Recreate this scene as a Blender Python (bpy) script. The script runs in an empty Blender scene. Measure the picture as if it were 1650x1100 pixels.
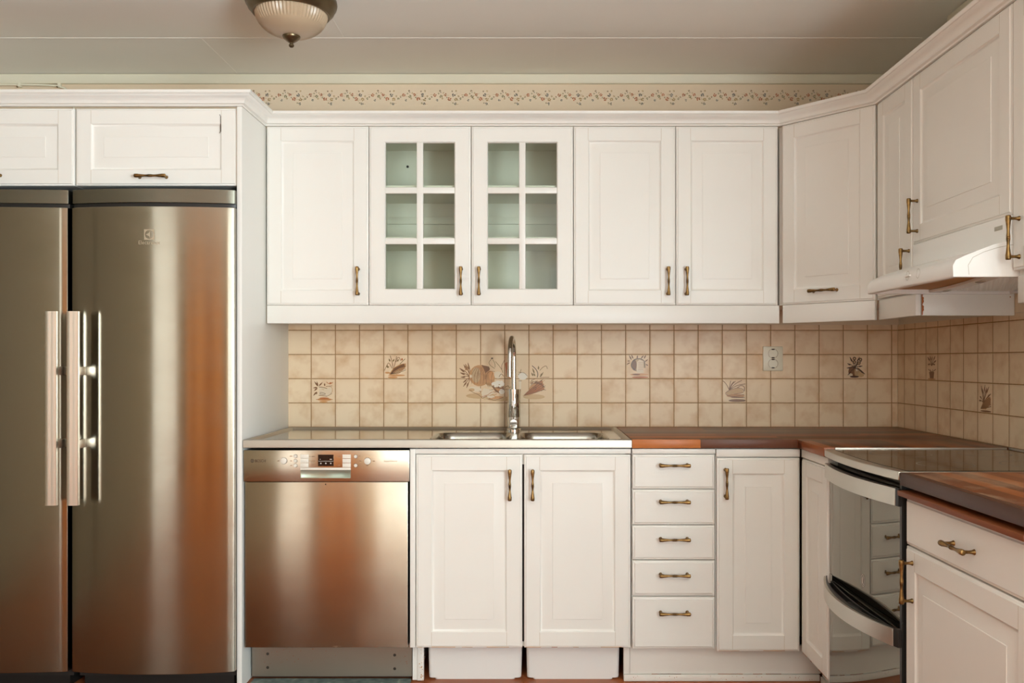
import bpy, bmesh, math, random
from mathutils import Vector, Matrix
from mathutils.geometry import tessellate_polygon
PI = math.pi
random.seed(7)
S = bpy.context.scene
COL = S.collection
H = 1.18                      # eye height above the floor
XW = 1.5565                   # right wall plane
CEIL = H + 1.225

# ------------------------------------------------------------------ materials
def srgb(r, g, b):
    f = lambda c: (c/255/12.92) if c/255 <= .04045 else ((c/255+.055)/1.055)**2.4
    return (f(r), f(g), f(b), 1)

def mat(name, col=(.8, .8, .8, 1), rough=.5, metal=0, **kw):
    m = bpy.data.materials.new(name); m.use_nodes = True
    b = m.node_tree.nodes['Principled BSDF']
    b.inputs['Base Color'].default_value = col
    b.inputs['Roughness'].default_value = rough
    b.inputs['Metallic'].default_value = metal
    for k, v in kw.items():
        b.inputs[k].default_value = v
    return m

class NT:
    def __init__(s, m): s.t = m.node_tree; s.b = s.t.nodes['Principled BSDF']
    def n(s, typ, **kw):
        x = s.t.nodes.new(typ)
        for k, v in kw.items(): setattr(x, k, v)
        return x
    def l(s, a, b): s.t.links.new(a, b)
    def math(s, op, a, b=None, c=None, clamp=False):
        x = s.n('ShaderNodeMath', operation=op, use_clamp=clamp)
        for i, v in enumerate((a, b, c)):
            if v is None: continue
            if isinstance(v, (int, float)): x.inputs[i].default_value = v
            else: s.l(v, x.inputs[i])
        return x.outputs[0]
    def mix(s, f, a, b):
        x = s.n('ShaderNodeMix', data_type='RGBA')
        for i, v in ((0, f), (6, a), (7, b)):
            if isinstance(v, (int, float)): x.inputs[i].default_value = v
            elif isinstance(v, tuple): x.inputs[i].default_value = v
            else: s.l(v, x.inputs[i])
        return x.outputs[2]
    def obj(s, scale=(1, 1, 1), rot=(0, 0, 0)):
        t = s.n('ShaderNodeTexCoord'); m = s.n('ShaderNodeMapping')
        m.inputs['Scale'].default_value = scale; m.inputs['Rotation'].default_value = rot
        s.l(t.outputs['Object'], m.inputs['Vector']); return m.outputs[0]
    def noise(s, vec, scale, detail=3, rough=.5):
        x = s.n('ShaderNodeTexNoise'); s.l(vec, x.inputs['Vector'])
        x.inputs['Scale'].default_value = scale; x.inputs['Detail'].default_value = detail
        x.inputs['Roughness'].default_value = rough
        return x.outputs['Fac']
    def ramp(s, f, stops, interp='LINEAR'):
        x = s.n('ShaderNodeValToRGB'); s.l(f, x.inputs[0]); e = x.color_ramp.elements
        x.color_ramp.interpolation = interp
        while len(e) < len(stops): e.new(.5)
        for q, (p, c) in zip(e, stops): q.position = p; q.color = c
        return x.outputs[0]
    def bump(s, h, strength=.2, dist=.001):
        x = s.n('ShaderNodeBump'); s.l(h, x.inputs['Height'])
        x.inputs['Strength'].default_value = strength; x.inputs['Distance'].default_value = dist
        s.l(x.outputs[0], s.b.inputs['Normal'])

def paint(name, col, rough=.38, var=.03, bump=.05):
    m = mat(name, col, rough); t = NT(m); v = t.obj()
    n = t.noise(v, 3.0, 4)
    c2 = tuple(c*(1-var*2) for c in col[:3]) + (1,)
    t.l(t.mix(n, col, c2), t.b.inputs['Base Color'])
    t.bump(t.noise(t.obj((60, 60, 9)), 4, 2), bump, .0008)
    return m

M = {}
M['paint'] = paint('cream_white_paint', (.835, .81, .755, 1))
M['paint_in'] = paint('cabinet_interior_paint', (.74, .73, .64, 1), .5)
M['joint_shade'] = mat('painted_joint_shade', (.55, .46, .34, 1), .6)
M['rust'] = mat('chipped_edge_brown', srgb(165, 92, 45), .8)
M['tan'] = mat('worn_tan_edge', srgb(196, 150, 100), .7)
M['ceil'] = paint('ceiling_paint', (.86, .84, .775, 1), .55, .03, .03)
M['seam'] = mat('ceiling_seam_filler', (.86, .83, .77, 1), .6)
M['wallp'] = paint('beige_wallpaper', srgb(224, 203, 176), .7, .03, .1)
M['cornice'] = paint('cornice_paint', srgb(222, 214, 192), .5)
M['wallplain'] = paint('wall_plain', srgb(226, 216, 198), .7)
M['wallwhite'] = paint('left_wall_white', (.90, .88, .83, 1), .6)
M['wallrear'] = paint('rear_wall_ochre', srgb(186, 158, 126), .7)
M['casing'] = paint('door_casing_paint', srgb(128, 112, 94), .5)
M['reflection_taupe'] = paint('reflection_door_taupe', srgb(118, 102, 74), .7)
M['black'] = mat('black_plastic', (.012, .011, .010, 1), .35)
M['gasket'] = mat('dark_gasket', (.02, .018, .016, 1), .5)
M['void'] = mat('dark_recess', (.03, .022, .016, 1), .8)
M['plastic'] = mat('white_plastic', (.82, .81, .77, 1), .3)
M['hood'] = mat('hood_enamel', (.86, .85, .82, 1), .22)
M['bin'] = mat('white_bin_plastic', (.80, .79, .76, 1), .35)
M['ivory'] = mat('ivory_plastic', srgb(226, 218, 196), .35)
M['chrome'] = mat('chrome', (.62, .61, .58, 1), .06, 1)
M['alu'] = mat('satin_aluminium', (.74, .69, .62, 1), .33, 1)
M['logo'] = mat('pale_logo', srgb(186, 172, 150), .35, .6)
M['print'] = mat('dark_print', srgb(70, 45, 32), .5)
M['print_soft'] = mat('soft_print', srgb(150, 112, 84), .5)
M['label_grey'] = mat('grey_print', srgb(170, 165, 150), .5)
M['keys'] = mat('silver_keys', srgb(226, 220, 208), .35)
M['recess'] = mat('handle_recess_silver', srgb(168, 180, 166), .25, .7)
M['display'] = mat('display_glass', (.012, .008, .007, 1), .12)
M['lit'] = mat('display_marks', srgb(200, 190, 180), .5)
M['oven_glass'] = mat('mirrored_oven_glass', (.21, .19, .15, 1), .03, .95)
M['hob'] = mat('black_ceramic_glass', (.012, .010, .009, 1), .06, 0, **{'Specular IOR Level': .3})
M['steel_trim'] = mat('satin_steel_trim', (.60, .57, .51, 1), .33, 1)
M['mesh'] = mat('grease_filter_metal', (.82, .79, .73, 1), .4, .6)
M['brown_tape'] = mat('brown_hood_base', srgb(196, 148, 88), .6)
M['lamp_metal'] = mat('aged_bronze', srgb(112, 96, 72), .32, .9)

def steel(name, col, rough, aniso=.75, rot=.25, wav=.0, smear=True):
    m = mat(name, col, rough, 1); t = NT(m)
    t.b.inputs['Anisotropic'].default_value = aniso
    t.b.inputs['Anisotropic Rotation'].default_value = rot
    tg = t.n('ShaderNodeTangent', direction_type='RADIAL', axis='Z')
    t.l(tg.outputs[0], t.b.inputs['Tangent'])
    if smear:   # wiped-on marks and fine brushing
        a = t.noise(t.obj((1.2, 1, 2.2), (0, .5, 0)), 3.2, 5, .6)
        b = t.noise(t.obj((.6, 1, 220)), 3, 2)
        r = t.math('MULTIPLY_ADD', a, .16, rough-.08)
        t.l(t.math('MULTIPLY_ADD', b, .05, r), t.b.inputs['Roughness'])
    if wav:
        t.bump(t.noise(t.obj((1.6, 1, .35)), 2.2, 1), wav, .01)
    return m
M['fridge'] = steel('fridge_brushed_steel', (.37, .335, .272, 1), .15, .88)
M['fridge_top'] = steel('fridge_top_steel', (.24, .23, .185, 1), .38, .6)
M['dish'] = steel('dishwasher_brushed_steel', (.47, .39, .30, 1), .21, .93, .25, .03)
M['dish_panel'] = steel('dishwasher_panel_steel', (.55, .475, .385, 1), .2, .84)
M['kick'] = steel('kick_plate_steel', (.36, .335, .29, 1), .36, .3)
M['sink'] = mat('sink_top_steel', (.50, .475, .42, 1), .13, 1)
M['sink_edge'] = mat('sink_edge_steel', (.50, .465, .41, 1), .46, 1)
M['bowl'] = mat('sink_bowl_steel', (.40, .38, .335, 1), .2, 1)

m = M['brass'] = mat('antique_brass', (.36, .21, .075, 1), .34, 1); t = NT(m)
f = t.noise(t.obj(), 38, 3)
t.l(t.ramp(f, [(.34, (.085, .052, .022, 1)), (.57, (.29, .17, .062, 1)), (.75, (.50, .31, .12, 1))]), t.b.inputs['Base Color'])
t.l(t.math('MULTIPLY_ADD', f, .25, .22), t.b.inputs['Roughness'])

m = M['lamp_glass'] = mat('ribbed_frosted_glass', srgb(198, 174, 144), .35); t = NT(m)
t.b.inputs['Transmission Weight'].default_value = .25
t.b.inputs['Roughness'].default_value = .32

def glass(name, tint, refl=.10):
    m = bpy.data.materials.new(name); m.use_nodes = True; nt = m.node_tree; nt.nodes.clear()
    o = nt.nodes.new('ShaderNodeOutputMaterial'); mx = nt.nodes.new('ShaderNodeMixShader')
    tr = nt.nodes.new('ShaderNodeBsdfTransparent'); gl = nt.nodes.new('ShaderNodeBsdfGlossy')
    tr.inputs[0].default_value = tint; gl.inputs['Roughness'].default_value = .02
    fr = nt.nodes.new('ShaderNodeFresnel'); fr.inputs[0].default_value = 1.45
    ge = nt.nodes.new('ShaderNodeNewGeometry'); k = nt.nodes.new('ShaderNodeMath'); k.operation = 'MULTIPLY_ADD'   # reflect on the entry face only
    k.inputs[1].default_value = -1; k.inputs[2].default_value = 1; k2 = nt.nodes.new('ShaderNodeMath'); k2.operation = 'MULTIPLY'
    nt.links.new(ge.outputs['Backfacing'], k.inputs[0]); nt.links.new(fr.outputs[0], k2.inputs[0]); nt.links.new(k.outputs[0], k2.inputs[1])
    nt.links.new(k2.outputs[0], mx.inputs[0]); nt.links.new(tr.outputs[0], mx.inputs[1])
    nt.links.new(gl.outputs[0], mx.inputs[2]); nt.links.new(mx.outputs[0], o.inputs[0])
    return m
M['glass'] = glass('pale_green_pane', (.965, .985, .955, 1))
M['window_glass'] = glass('window_pane', (.97, .98, .97, 1))

# ---- tiles: x and z of the object in tile widths
P = .1035
m = M['tile'] = mat('glazed_beige_tile', srgb(222, 198, 168), .22); t = NT(m)
tc = t.n('ShaderNodeTexCoord'); sp = t.n('ShaderNodeSeparateXYZ'); t.l(tc.outputs['Object'], sp.inputs[0])
u = t.math('DIVIDE', sp.outputs[0], P); w = t.math('DIVIDE', sp.outputs[2], P)
fu = t.math('FRACT', u); fw = t.math('FRACT', w)
du = t.math('MINIMUM', fu, t.math('SUBTRACT', 1, fu)); dw = t.math('MINIMUM', fw, t.math('SUBTRACT', 1, fw))
d = t.math('MINIMUM', du, dw)
cmb = t.n('ShaderNodeCombineXYZ'); t.l(t.math('FLOOR', u), cmb.inputs[0]); t.l(t.math('FLOOR', w), cmb.inputs[1])
wn = t.n('ShaderNodeTexWhiteNoise', noise_dimensions='2D'); t.l(cmb.outputs[0], wn.inputs['Vector'])
# cloudy brown glaze gathering along tile edges
off = t.n('ShaderNodeVectorMath', operation='ADD'); t.l(tc.outputs['Object'], off.inputs[0]); t.l(wn.outputs['Color'], off.inputs[1])
cl = t.noise(off.outputs[0], 13, 3, .55)
edge = t.math('SUBTRACT', 1, t.math('MULTIPLY', d, 3.6, clamp=True))
edge = t.math('MULTIPLY', edge, edge)
g = t.math('ADD', t.math('MULTIPLY', edge, .22), t.math('MULTIPLY', t.math('SUBTRACT', cl, .47), 2.0, clamp=True), clamp=True)
g = t.math('ADD', g, t.math('MULTIPLY', t.math('SUBTRACT', wn.outputs['Value'], .5), .22), clamp=True)
glz = t.mix(g, srgb(234, 210, 178), srgb(203, 158, 112))
gr = t.math('LESS_THAN', t.math('ADD', d, t.math('MULTIPLY', t.noise(tc.outputs['Object'], 90, 2), .008)), .021)
col = t.mix(gr, glz, t.mix(t.noise(tc.outputs['Object'], 25, 2), srgb(132, 94, 56), srgb(176, 136, 92)))
t.l(col, t.b.inputs['Base Color'])
t.l(t.math('MULTIPLY_ADD', gr, .45, .34), t.b.inputs['Roughness']); t.b.inputs['Specular IOR Level'].default_value = .28
hgt = t.math('MULTIPLY', t.math('MULTIPLY', d, 14, clamp=True), 1)
hgt = t.math('ADD', hgt, t.math('MULTIPLY', t.noise(tc.outputs['Object'], 30, 2), .25))
t.bump(hgt, .45, .0015)

def wood(name, stops, rot=0, rough=.3, length=.55, width=.042, spec=.5):
    m = mat(name, (.2, .1, .05, 1), rough); t = NT(m)
    v = t.obj((1, 1, 1), (0, 0, rot))
    br = t.n('ShaderNodeTexBrick'); t.l(v, br.inputs['Vector'])
    br.offset = .37; br.offset_frequency = 2
    for k, x in (('Scale', 1), ('Mortar Size', .0006), ('Bias', 0), ('Brick Width', length), ('Row Height', width), ('Mortar Smooth', .3)):
        br.inputs[k].default_value = x
    br.inputs['Color1'].default_value = (0, 0, 0, 1); br.inputs['Color2'].default_value = (1, 1, 1, 1)
    br.inputs['Mortar'].default_value = (.1, .1, .1, 1)
    mp = t.n('ShaderNodeMapping'); mp.inputs['Scale'].default_value = (3, 60, 60); t.l(v, mp.inputs[0])
    g = t.noise(mp.outputs[0], 3, 5, .6)
    f = t.math('ADD', t.math('MULTIPLY', br.outputs['Color'], .75), t.math('MULTIPLY', g, .32))
    c = t.ramp(f, stops); t.l(c, t.b.inputs['Base Color'])
    t.l(t.math('MULTIPLY_ADD', g, .15, rough-.06), t.b.inputs['Roughness']); t.b.inputs['Specular IOR Level'].default_value = .3
    t.bump(g, .08, .0006)
    return m
WST = [(.10, srgb(62, 32, 19)), (.38, srgb(84, 43, 25)), (.66, srgb(124, 66, 33)), (.98, srgb(172, 98, 50))]
M['wood_x'] = wood('dark_hardwood_staves_across', WST, 0)
M['wood_y'] = wood('dark_hardwood_staves_along', WST, PI/2)
M['wood_light'] = wood('orange_hardwood_edge', [(.1, srgb(140, 76, 36)), (.9, srgb(188, 112, 58))], 0, .35, 3, .2)
M['wood_dark'] = wood('dark_hardwood_edge', [(.1, srgb(66, 38, 27)), (.9, srgb(104, 64, 46))], 0, .35, 3, .2)
M['wood_dark2'] = wood('dark_hardwood_lipping', [(.1, srgb(66, 38, 27)), (.9, srgb(104, 64, 46))], PI/2, .35, 3, .2)
M['wood_worn_glare'] = wood('worn_glare_hardwood_staves', [(.10, srgb(84, 46, 28)), (.4, srgb(124, 68, 38)), (.7, srgb(160, 94, 52)), (.98, srgb(190, 122, 74))], PI/2, .34)
m = M['wood_worn_glare']; t = NT(m); lk = t.b.inputs['Base Color'].links[0].from_socket
t.l(t.mix(t.math('MULTIPLY', t.math('SUBTRACT', t.noise(t.obj((2.2, 1.1, 1)), 4.2, 5, .65), .52), 3.2, clamp=True), lk, srgb(204, 172, 142)), t.b.inputs['Base Color'])  # pale patches: worn wood plus glare painted into the colour
M['wood_board'] = wood('cutting_board_wood', [(.1, srgb(110, 58, 30)), (.9, srgb(172, 98, 52))], PI/2, .45)
M['wood_floor'] = wood('red_brown_floorboards', [(.1, srgb(104, 52, 26)), (.5, srgb(142, 76, 40)), (.95, srgb(170, 98, 56))], 0, .35, 1.8, .12)
M['wood_door'] = wood('orange_pine_door', [(.1, srgb(172, 106, 54)), (.9, srgb(216, 148, 88))], PI/2, .4, 2.2, .14)

m = M['mat_floor'] = mat('grey_green_lino', srgb(104, 116, 112), .6); t = NT(m)
t.l(t.ramp(t.noise(t.obj(), 35, 5), [(.35, srgb(92, 104, 102)), (.62, srgb(126, 138, 130)), (.75, srgb(196, 196, 176))]), t.b.inputs['Base Color'])

# ------------------------------------------------------------------ mesh builder
class MB:
    def __init__(s): s.v = []; s.f = []; s.mi = []; s.mats = []; s.sm = []
    def m(s, mt):
        if mt not in s.mats: s.mats.append(mt)
        return s.mats.index(mt)
    def add(s, vs, fs, mt, smooth=False):
        o = len(s.v); s.v += [tuple(x) for x in vs]; i = s.m(mt)
        for f in fs: s.f.append([o+k for k in f]); s.mi.append(i); s.sm.append(smooth)
    def box(s, x0, x1, y0, y1, z0, z1, mt):
        vs = [(x, y, z) for z in (z0, z1) for y in (y0, y1) for x in (x0, x1)]
        s.add(vs, [(0, 2, 3, 1), (4, 5, 7, 6), (0, 1, 5, 4), (2, 6, 7, 3), (0, 4, 6, 2), (1, 3, 7, 5)], mt); return s
    def bbox(s, x0, x1, y0, y1, z0, z1, mt, r=.002, seg=2):       # box with rounded edges
        b = bmesh.new(); bmesh.ops.create_cube(b, size=1)
        for v in b.verts: v.co = Vector(((x0+x1)/2+v.co.x*(x1-x0), (y0+y1)/2+v.co.y*(y1-y0), (z0+z1)/2+v.co.z*(z1-z0)))
        bmesh.ops.bevel(b, geom=b.edges[:], offset=r, segments=seg, profile=.5, affect='EDGES')
        b.verts.index_update(); s.add([v.co for v in b.verts], [[v.index for v in f.verts] for f in b.faces], mt); b.free(); return s
    def loops(s, loops, mt, cap0=True, cap1=True, closed=True, smooth=False):
        n = len(loops[0]); vs = [p for l in loops for p in l]; fs = []
        for k in range(len(loops)-1):
            for i in range(n if closed else n-1):
                j = (i+1) % n; fs.append((k*n+i, k*n+j, (k+1)*n+j, (k+1)*n+i))
        s.add(vs, fs, mt, smooth)
        if cap0: s.add(loops[0], [list(range(n))[::-1]], mt)
        if cap1: s.add(loops[-1], [list(range(n))], mt)
        return s
    def lathe(s, prof, c, mt, axis='z', n=20, smooth=True):       # prof: (radius, offset along axis)
        L = []
        for r, h in prof:
            ring = []
            for k in range(n):
                a = 2*PI*k/n; p, q = r*math.cos(a), r*math.sin(a)
                ring.append({'z': (c[0]+p, c[1]+q, c[2]+h), 'x': (c[0]+h, c[1]+p, c[2]+q), 'y': (c[0]+q, c[1]+h, c[2]+p)}[axis])
            L.append(ring)
        return s.loops(L, mt, smooth=smooth)
    def tube(s, path, r, mt, n=12, cap=True):
        path = [Vector(p) for p in path]; L = []; up = None
        for i, p in enumerate(path):
            d = (path[min(i+1, len(path)-1)]-path[max(i-1, 0)]).normalized()
            if up is None: up = d.orthogonal().normalized()
            up = (up - d*up.dot(d)).normalized(); sd = d.cross(up)
            rr = r[i] if isinstance(r, (list, tuple)) else r
            L.append([p+(up*math.cos(2*PI*k/n)+sd*math.sin(2*PI*k/n))*rr for k in range(n)])
        return s.loops(L, mt, cap, cap, smooth=True)
    def prism(s, poly, z0, z1, mt, axis='z', smooth=False):       # polygon extruded along an axis
        g = {'z': lambda p, h: (p[0], p[1], h), 'y': lambda p, h: (p[0], h, p[1]), 'x': lambda p, h: (h, p[0], p[1])}[axis]
        return s.loops([[g(p, z0) for p in poly], [g(p, z1) for p in poly]], mt, smooth=smooth)
    def flat(s, polys, fn, mt):                                   # 2D polygon with holes
        tri = tessellate_polygon([[Vector((p[0], p[1], 0)) for p in pl] for pl in polys])
        s.add([fn(p) for pl in polys for p in pl], [list(t) for t in tri], mt); return s

def obj(name, mb, parent=None, loc=(0, 0, 0), rot=(0, 0, 0), bevel=0, label=None, fixn=True):
    me = bpy.data.meshes.new(name); me.from_pydata(mb.v, [], mb.f)
    for x in mb.mats: me.materials.append(x)
    me.polygons.foreach_set('material_index', mb.mi); me.polygons.foreach_set('use_smooth', mb.sm)
    if fixn:
        b = bmesh.new(); b.from_mesh(me); bmesh.ops.remove_doubles(b, verts=b.verts, dist=1e-6)
        bmesh.ops.recalc_face_normals(b, faces=b.faces); b.to_mesh(me); b.free()
    me.set_sharp_from_angle(angle=math.radians(38)); me.update()
    o = bpy.data.objects.new(name, me); COL.objects.link(o)
    if parent: o.parent = parent
    o.location = loc; o.rotation_euler = rot
    if bevel:
        md = o.modifiers.new('edge', 'BEVEL'); md.width = bevel; md.segments = 2; md.limit_method = 'ANGLE'; md.angle_limit = math.radians(40)
    if label: o['label'] = label
    return o
def tag(o, label, cat, group=None):
    o['label'] = label; o['category'] = cat
    if group: o['group'] = group
    return o
def thing(name, label, cat, loc=(0, 0, 0), rotz=0, group=None):
    o = bpy.data.objects.new(name, None); o.empty_display_size = .05; COL.objects.link(o)
    o.location = loc; o.rotation_euler = (0, 0, rotz); return tag(o, label, cat, group)
def struct(name, mb, bevel=0, loc=(0, 0, 0)):
    o = obj(name, mb, loc=loc, bevel=bevel); o['kind'] = 'structure'; return o

def text_into(mb, body, width, cx, cz, y, mt, fn=None, height=None, th=.0004):
    cu = bpy.data.curves.new('lettering', 'FONT'); cu.body = body; cu.size = 1; cu.resolution_u = 3
    o = bpy.data.objects.new('lettering', cu); COL.objects.link(o)
    bpy.context.view_layer.update()
    me = o.to_mesh(); xs = [v.co.x for v in me.vertices]; ys = [v.co.y for v in me.vertices]
    x0, x1, y0, y1 = min(xs), max(xs), min(ys), max(ys); k = width/(x1-x0); kz = (height/(y1-y0)) if height else k
    vs = []
    for v in me.vertices:
        X = cx+(v.co.x-(x0+x1)/2)*k; Z = cz+(v.co.y-(y0+y1)/2)*kz
        vs.append((X, (fn(X) if fn else 0)+y, Z))
    mb.add(vs, [list(p.vertices) for p in me.polygons], mt)
    o.to_mesh_clear(); bpy.data.objects.remove(o); bpy.data.curves.remove(cu)

# ------------------------------------------------------------------ setting
RY = -6.0; LX = -2.62
struct('floor', MB().box(LX-.1, XW+.1, RY-.1, .1, -.08, 0, M['wood_floor']))
mb = MB(); mb.box(LX-.1, XW+.1, RY-.1, .1, CEIL, CEIL+.1, M['ceil'])
struct('ceiling', mb)
mb = MB()
for a in (-.44, -1.64, -2.84):
    mb.box(LX, XW-.09, a-.0022, a+.0022, CEIL-.0012, CEIL+.001, M['seam'])
struct('trim_1', mb)
mb = MB()
for x, y0, y1 in ((.076, -.44, -.03), (-.727, -1.64, -.44), (1.67-2.94, -.44, -.03), (.62, -2.84, -1.64)):
    mb.box(x-.0016, x+.0016, y0, y1, CEIL-.0010, CEIL+.001, M['seam'])
struct('trim_2', mb)
mb = MB(); mb.box(LX-.1, XW+.1, 0, .1, 0, CEIL, M['wallp']); struct('wall_back', mb)
# right wall with a window beyond the frame on the right
W1 = (-5.80, -3.75, .62, 2.25)
mb = MB()
mb.box(XW, XW+.1, W1[1], 0, 0, CEIL, M['wallplain']); mb.box(XW, XW+.1, RY, W1[0], 0, CEIL, M['wallplain'])
mb.box(XW, XW+.1, W1[0], W1[1], 0, W1[2], M['wallplain']); mb.box(XW, XW+.1, W1[0], W1[1], W1[3], CEIL, M['wallplain'])
struct('wall_right', mb)
# left wall: unseen brown sliding doors added only for steel reflections, then plain wall
mb = MB(); mb.box(LX-.1, LX, RY, 0, 0, CEIL, M['wallwhite'])
struct('wall_left', mb)
mb = MB()
for k in range(3):
    y0 = -.80-k*.96; mb.box(LX+.002, LX+.04+.012*(k % 2), y0-.955, y0, .02, 2.32, M['reflection_taupe'])
struct('reflection_door_1', mb, .003)
# rear wall with an unseen window added for fill light
W2 = (.1, 1.3, .85, 2.2)
mb = MB()
mb.box(LX, -.3, RY-.1, RY, 0, CEIL, M['wallrear']); mb.box(-.3, W2[0], RY-.1, RY, 0, CEIL, M['wallwhite']); mb.box(W2[1], XW, RY-.1, RY, 0, CEIL, M['wallwhite'])
mb.box(W2[0], W2[1], RY-.1, RY, 0, W2[2], M['wallplain']); mb.box(W2[0], W2[1], RY-.1, RY, W2[3], CEIL, M['wallplain'])
struct('wall_rear', mb)
mb = MB(); mb.box(-2.28, -1.0, RY+.002, RY+.04, .01, 2.19, M['wood_door'])
for z0, z1 in ((.2, .95), (1.1, 1.95)):
    for x0, x1 in ((-2.16, -1.70), (-1.54, -1.12)): mb.bbox(x0, x1, RY+.03, RY+.05, z0, z1, M['wood_door'], .006)
struct('door_2', mb)
mb = MB(); mb.box(-2.40, -2.29, RY+.002, RY+.05, 0, 2.2, M['casing']); mb.box(-.99, -.86, RY+.002, RY+.05, 0, 2.2, M['casing'])
mb.box(-2.40, -.86, RY+.002, RY+.05, 2.201, 2.3, M['casing']); struct('trim_3', mb)
def window(name, along, c0, c1, z0, z1, at, depth):
    mb = MB()
    def bx(a0, a1, b0, b1, m):
        lo, hi = sorted((at, at+depth))
        if along == 'y': mb.box(lo, hi, a0, a1, b0, b1, m)
        else: mb.box(a0, a1, lo, hi, b0, b1, m)
    f = .055; mid = (c0+c1)/2
    bx(c0, c0+f, z0, z1, M['paint']); bx(c1-f, c1, z0, z1, M['paint'])
    bx(c0+f, c1-f, z0, z0+f, M['paint']); bx(c0+f, c1-f, z1-f, z1, M['paint']); bx(mid-.04, mid+.04, z0+f, z1-f, M['paint'])
    o = struct(name, mb)
    pm = MB(); p = at+depth*.5
    for a0, a1 in ((c0+f, mid-.04), (mid+.04, c1-f)):
        if along == 'y': pm.box(p-.002, p+.002, a0, a1, z0+f, z1-f, M['window_glass'])
        else: pm.box(a0, a1, p-.002, p+.002, z0+f, z1-f, M['window_glass'])
    obj('pane', pm, o)
window('window_1', 'y', W1[0], W1[1], W1[2], W1[3], XW+.03, .05)
window('fill_window_2', 'x', W2[0], W2[1], W2[2], W2[3], RY-.03, -.05)
# cornice on the back wall and stepped-out wall over the right cabinets
prof = [(0, 1.185), (-.012, 1.186), (-.016, 1.192), (-.020, 1.222), (-.024, 1.2235), (0, 1.2245)]
mb = MB(); mb.loops([[(x, a, H+b) for a, b in prof] for x in (LX+.002, XW-.002)], M['cornice']); struct('trim_4', mb)
mb = MB(); mb.box(1.478, XW-.001, -3.2, -.655, H+.975, CEIL-.001, M['cornice'])
mb.box(1.462, 1.478, -3.2, -.655, CEIL-.040, CEIL-.002, M['cornice']); mb.box(1.470, 1.478, -3.2, -.655, CEIL-.052, CEIL-.041, M['void'])
struct('trim_5', mb)

# floral wallpaper border
mb = MB(); rp = random.Random(3)
FC = [mat('border_rose', srgb(192, 122, 90), .8), mat('border_sage', srgb(140, 134, 100), .8), mat('border_blue', srgb(120, 120, 116), .8),
      mat('border_sand', srgb(180, 150, 104), .8), mat('border_brown', srgb(128, 100, 72), .8)]
PAT = [(305, 632, 9, 0), (340, 604, 5, 4), (346, 641, 8, 1), (375, 630, 8, 0), (402, 658, 10, 0), (320, 666, 6, 2), (430, 632, 9, 2), (420, 607, 4, 4),
       (446, 605, 5, 3), (445, 661, 9, 3), (441, 690, 7, 2), (476, 656, 6, 1), (425, 685, 4, 1), (362, 618, 4, 3), (330, 622, 4, 1), (385, 648, 4, 1),
       (462, 640, 5, 3), (490, 645, 4, 4), (345, 615, 3, 2), (355, 655, 5, 3)]
cz = H+1.129; cnt = 0
for k in range(-9, 19):
    for px, pz, r, c in PAT:
        x = -.965+k*.1333+(px-305)*.000646; z = cz-(pz-648)*.000646
        if not (LX+.01 < x < XW-.01): continue
        R = r*.00072; y = -.0006-.00001*(cnt % 7); cnt += 1
        for q in range(5):
            a = q*2*PI/5+rp.random(); 
            pts = [(x+math.cos(a)*R*.75+math.cos(2*PI*j/6)*R*.46, y, z+math.sin(a)*R*.75+math.sin(2*PI*j/6)*R*.46) for j in range(6)]
            mb.add(pts, [list(range(6))], FC[c])
        if r > 6:
            for q in range(2):
                a = rp.uniform(0, 2*PI); x1, z1 = x+math.cos(a)*R*3, z+math.sin(a)*R*1.8
                mb.add([(x, y, z-.0006), (x1, y, z1-.0004), (x1, y, z1+.0004), (x, y, z+.0006)], [(0, 1, 2, 3)], FC[3])
o = obj('wallpaper_border', mb, fixn=False); tag(o, 'floral wallpaper border of small rose and sage blossoms above the wall cabinets', 'wallpaper border')

# ------------------------------------------------------------------ tile backsplash with painted tiles
TX0, TZ0 = -1.0638, H-.2825
mb = MB(); mb.box(0, XW-.0075-TX0, 0, .006, 0, .437, M['tile'])
bs = obj('tile_backsplash', mb, loc=(TX0, -.0065, TZ0))
tag(bs, 'long beige tile backsplash on the back wall behind the sink and tap', 'backsplash')
mb = MB(); mb.box(-.068, 2.4, 0, .006, 0, .437, M['tile']); mb.box(.83, 2.4, 0, .006, .438, .70, M['tile'])
rs = obj('tile_backsplash', mb, loc=(XW-.0065, -.0745, TZ0), rot=(0, 0, -PI/2))
tag(rs, 'beige tile backsplash on the right wall behind the black hob', 'backsplash')

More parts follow.
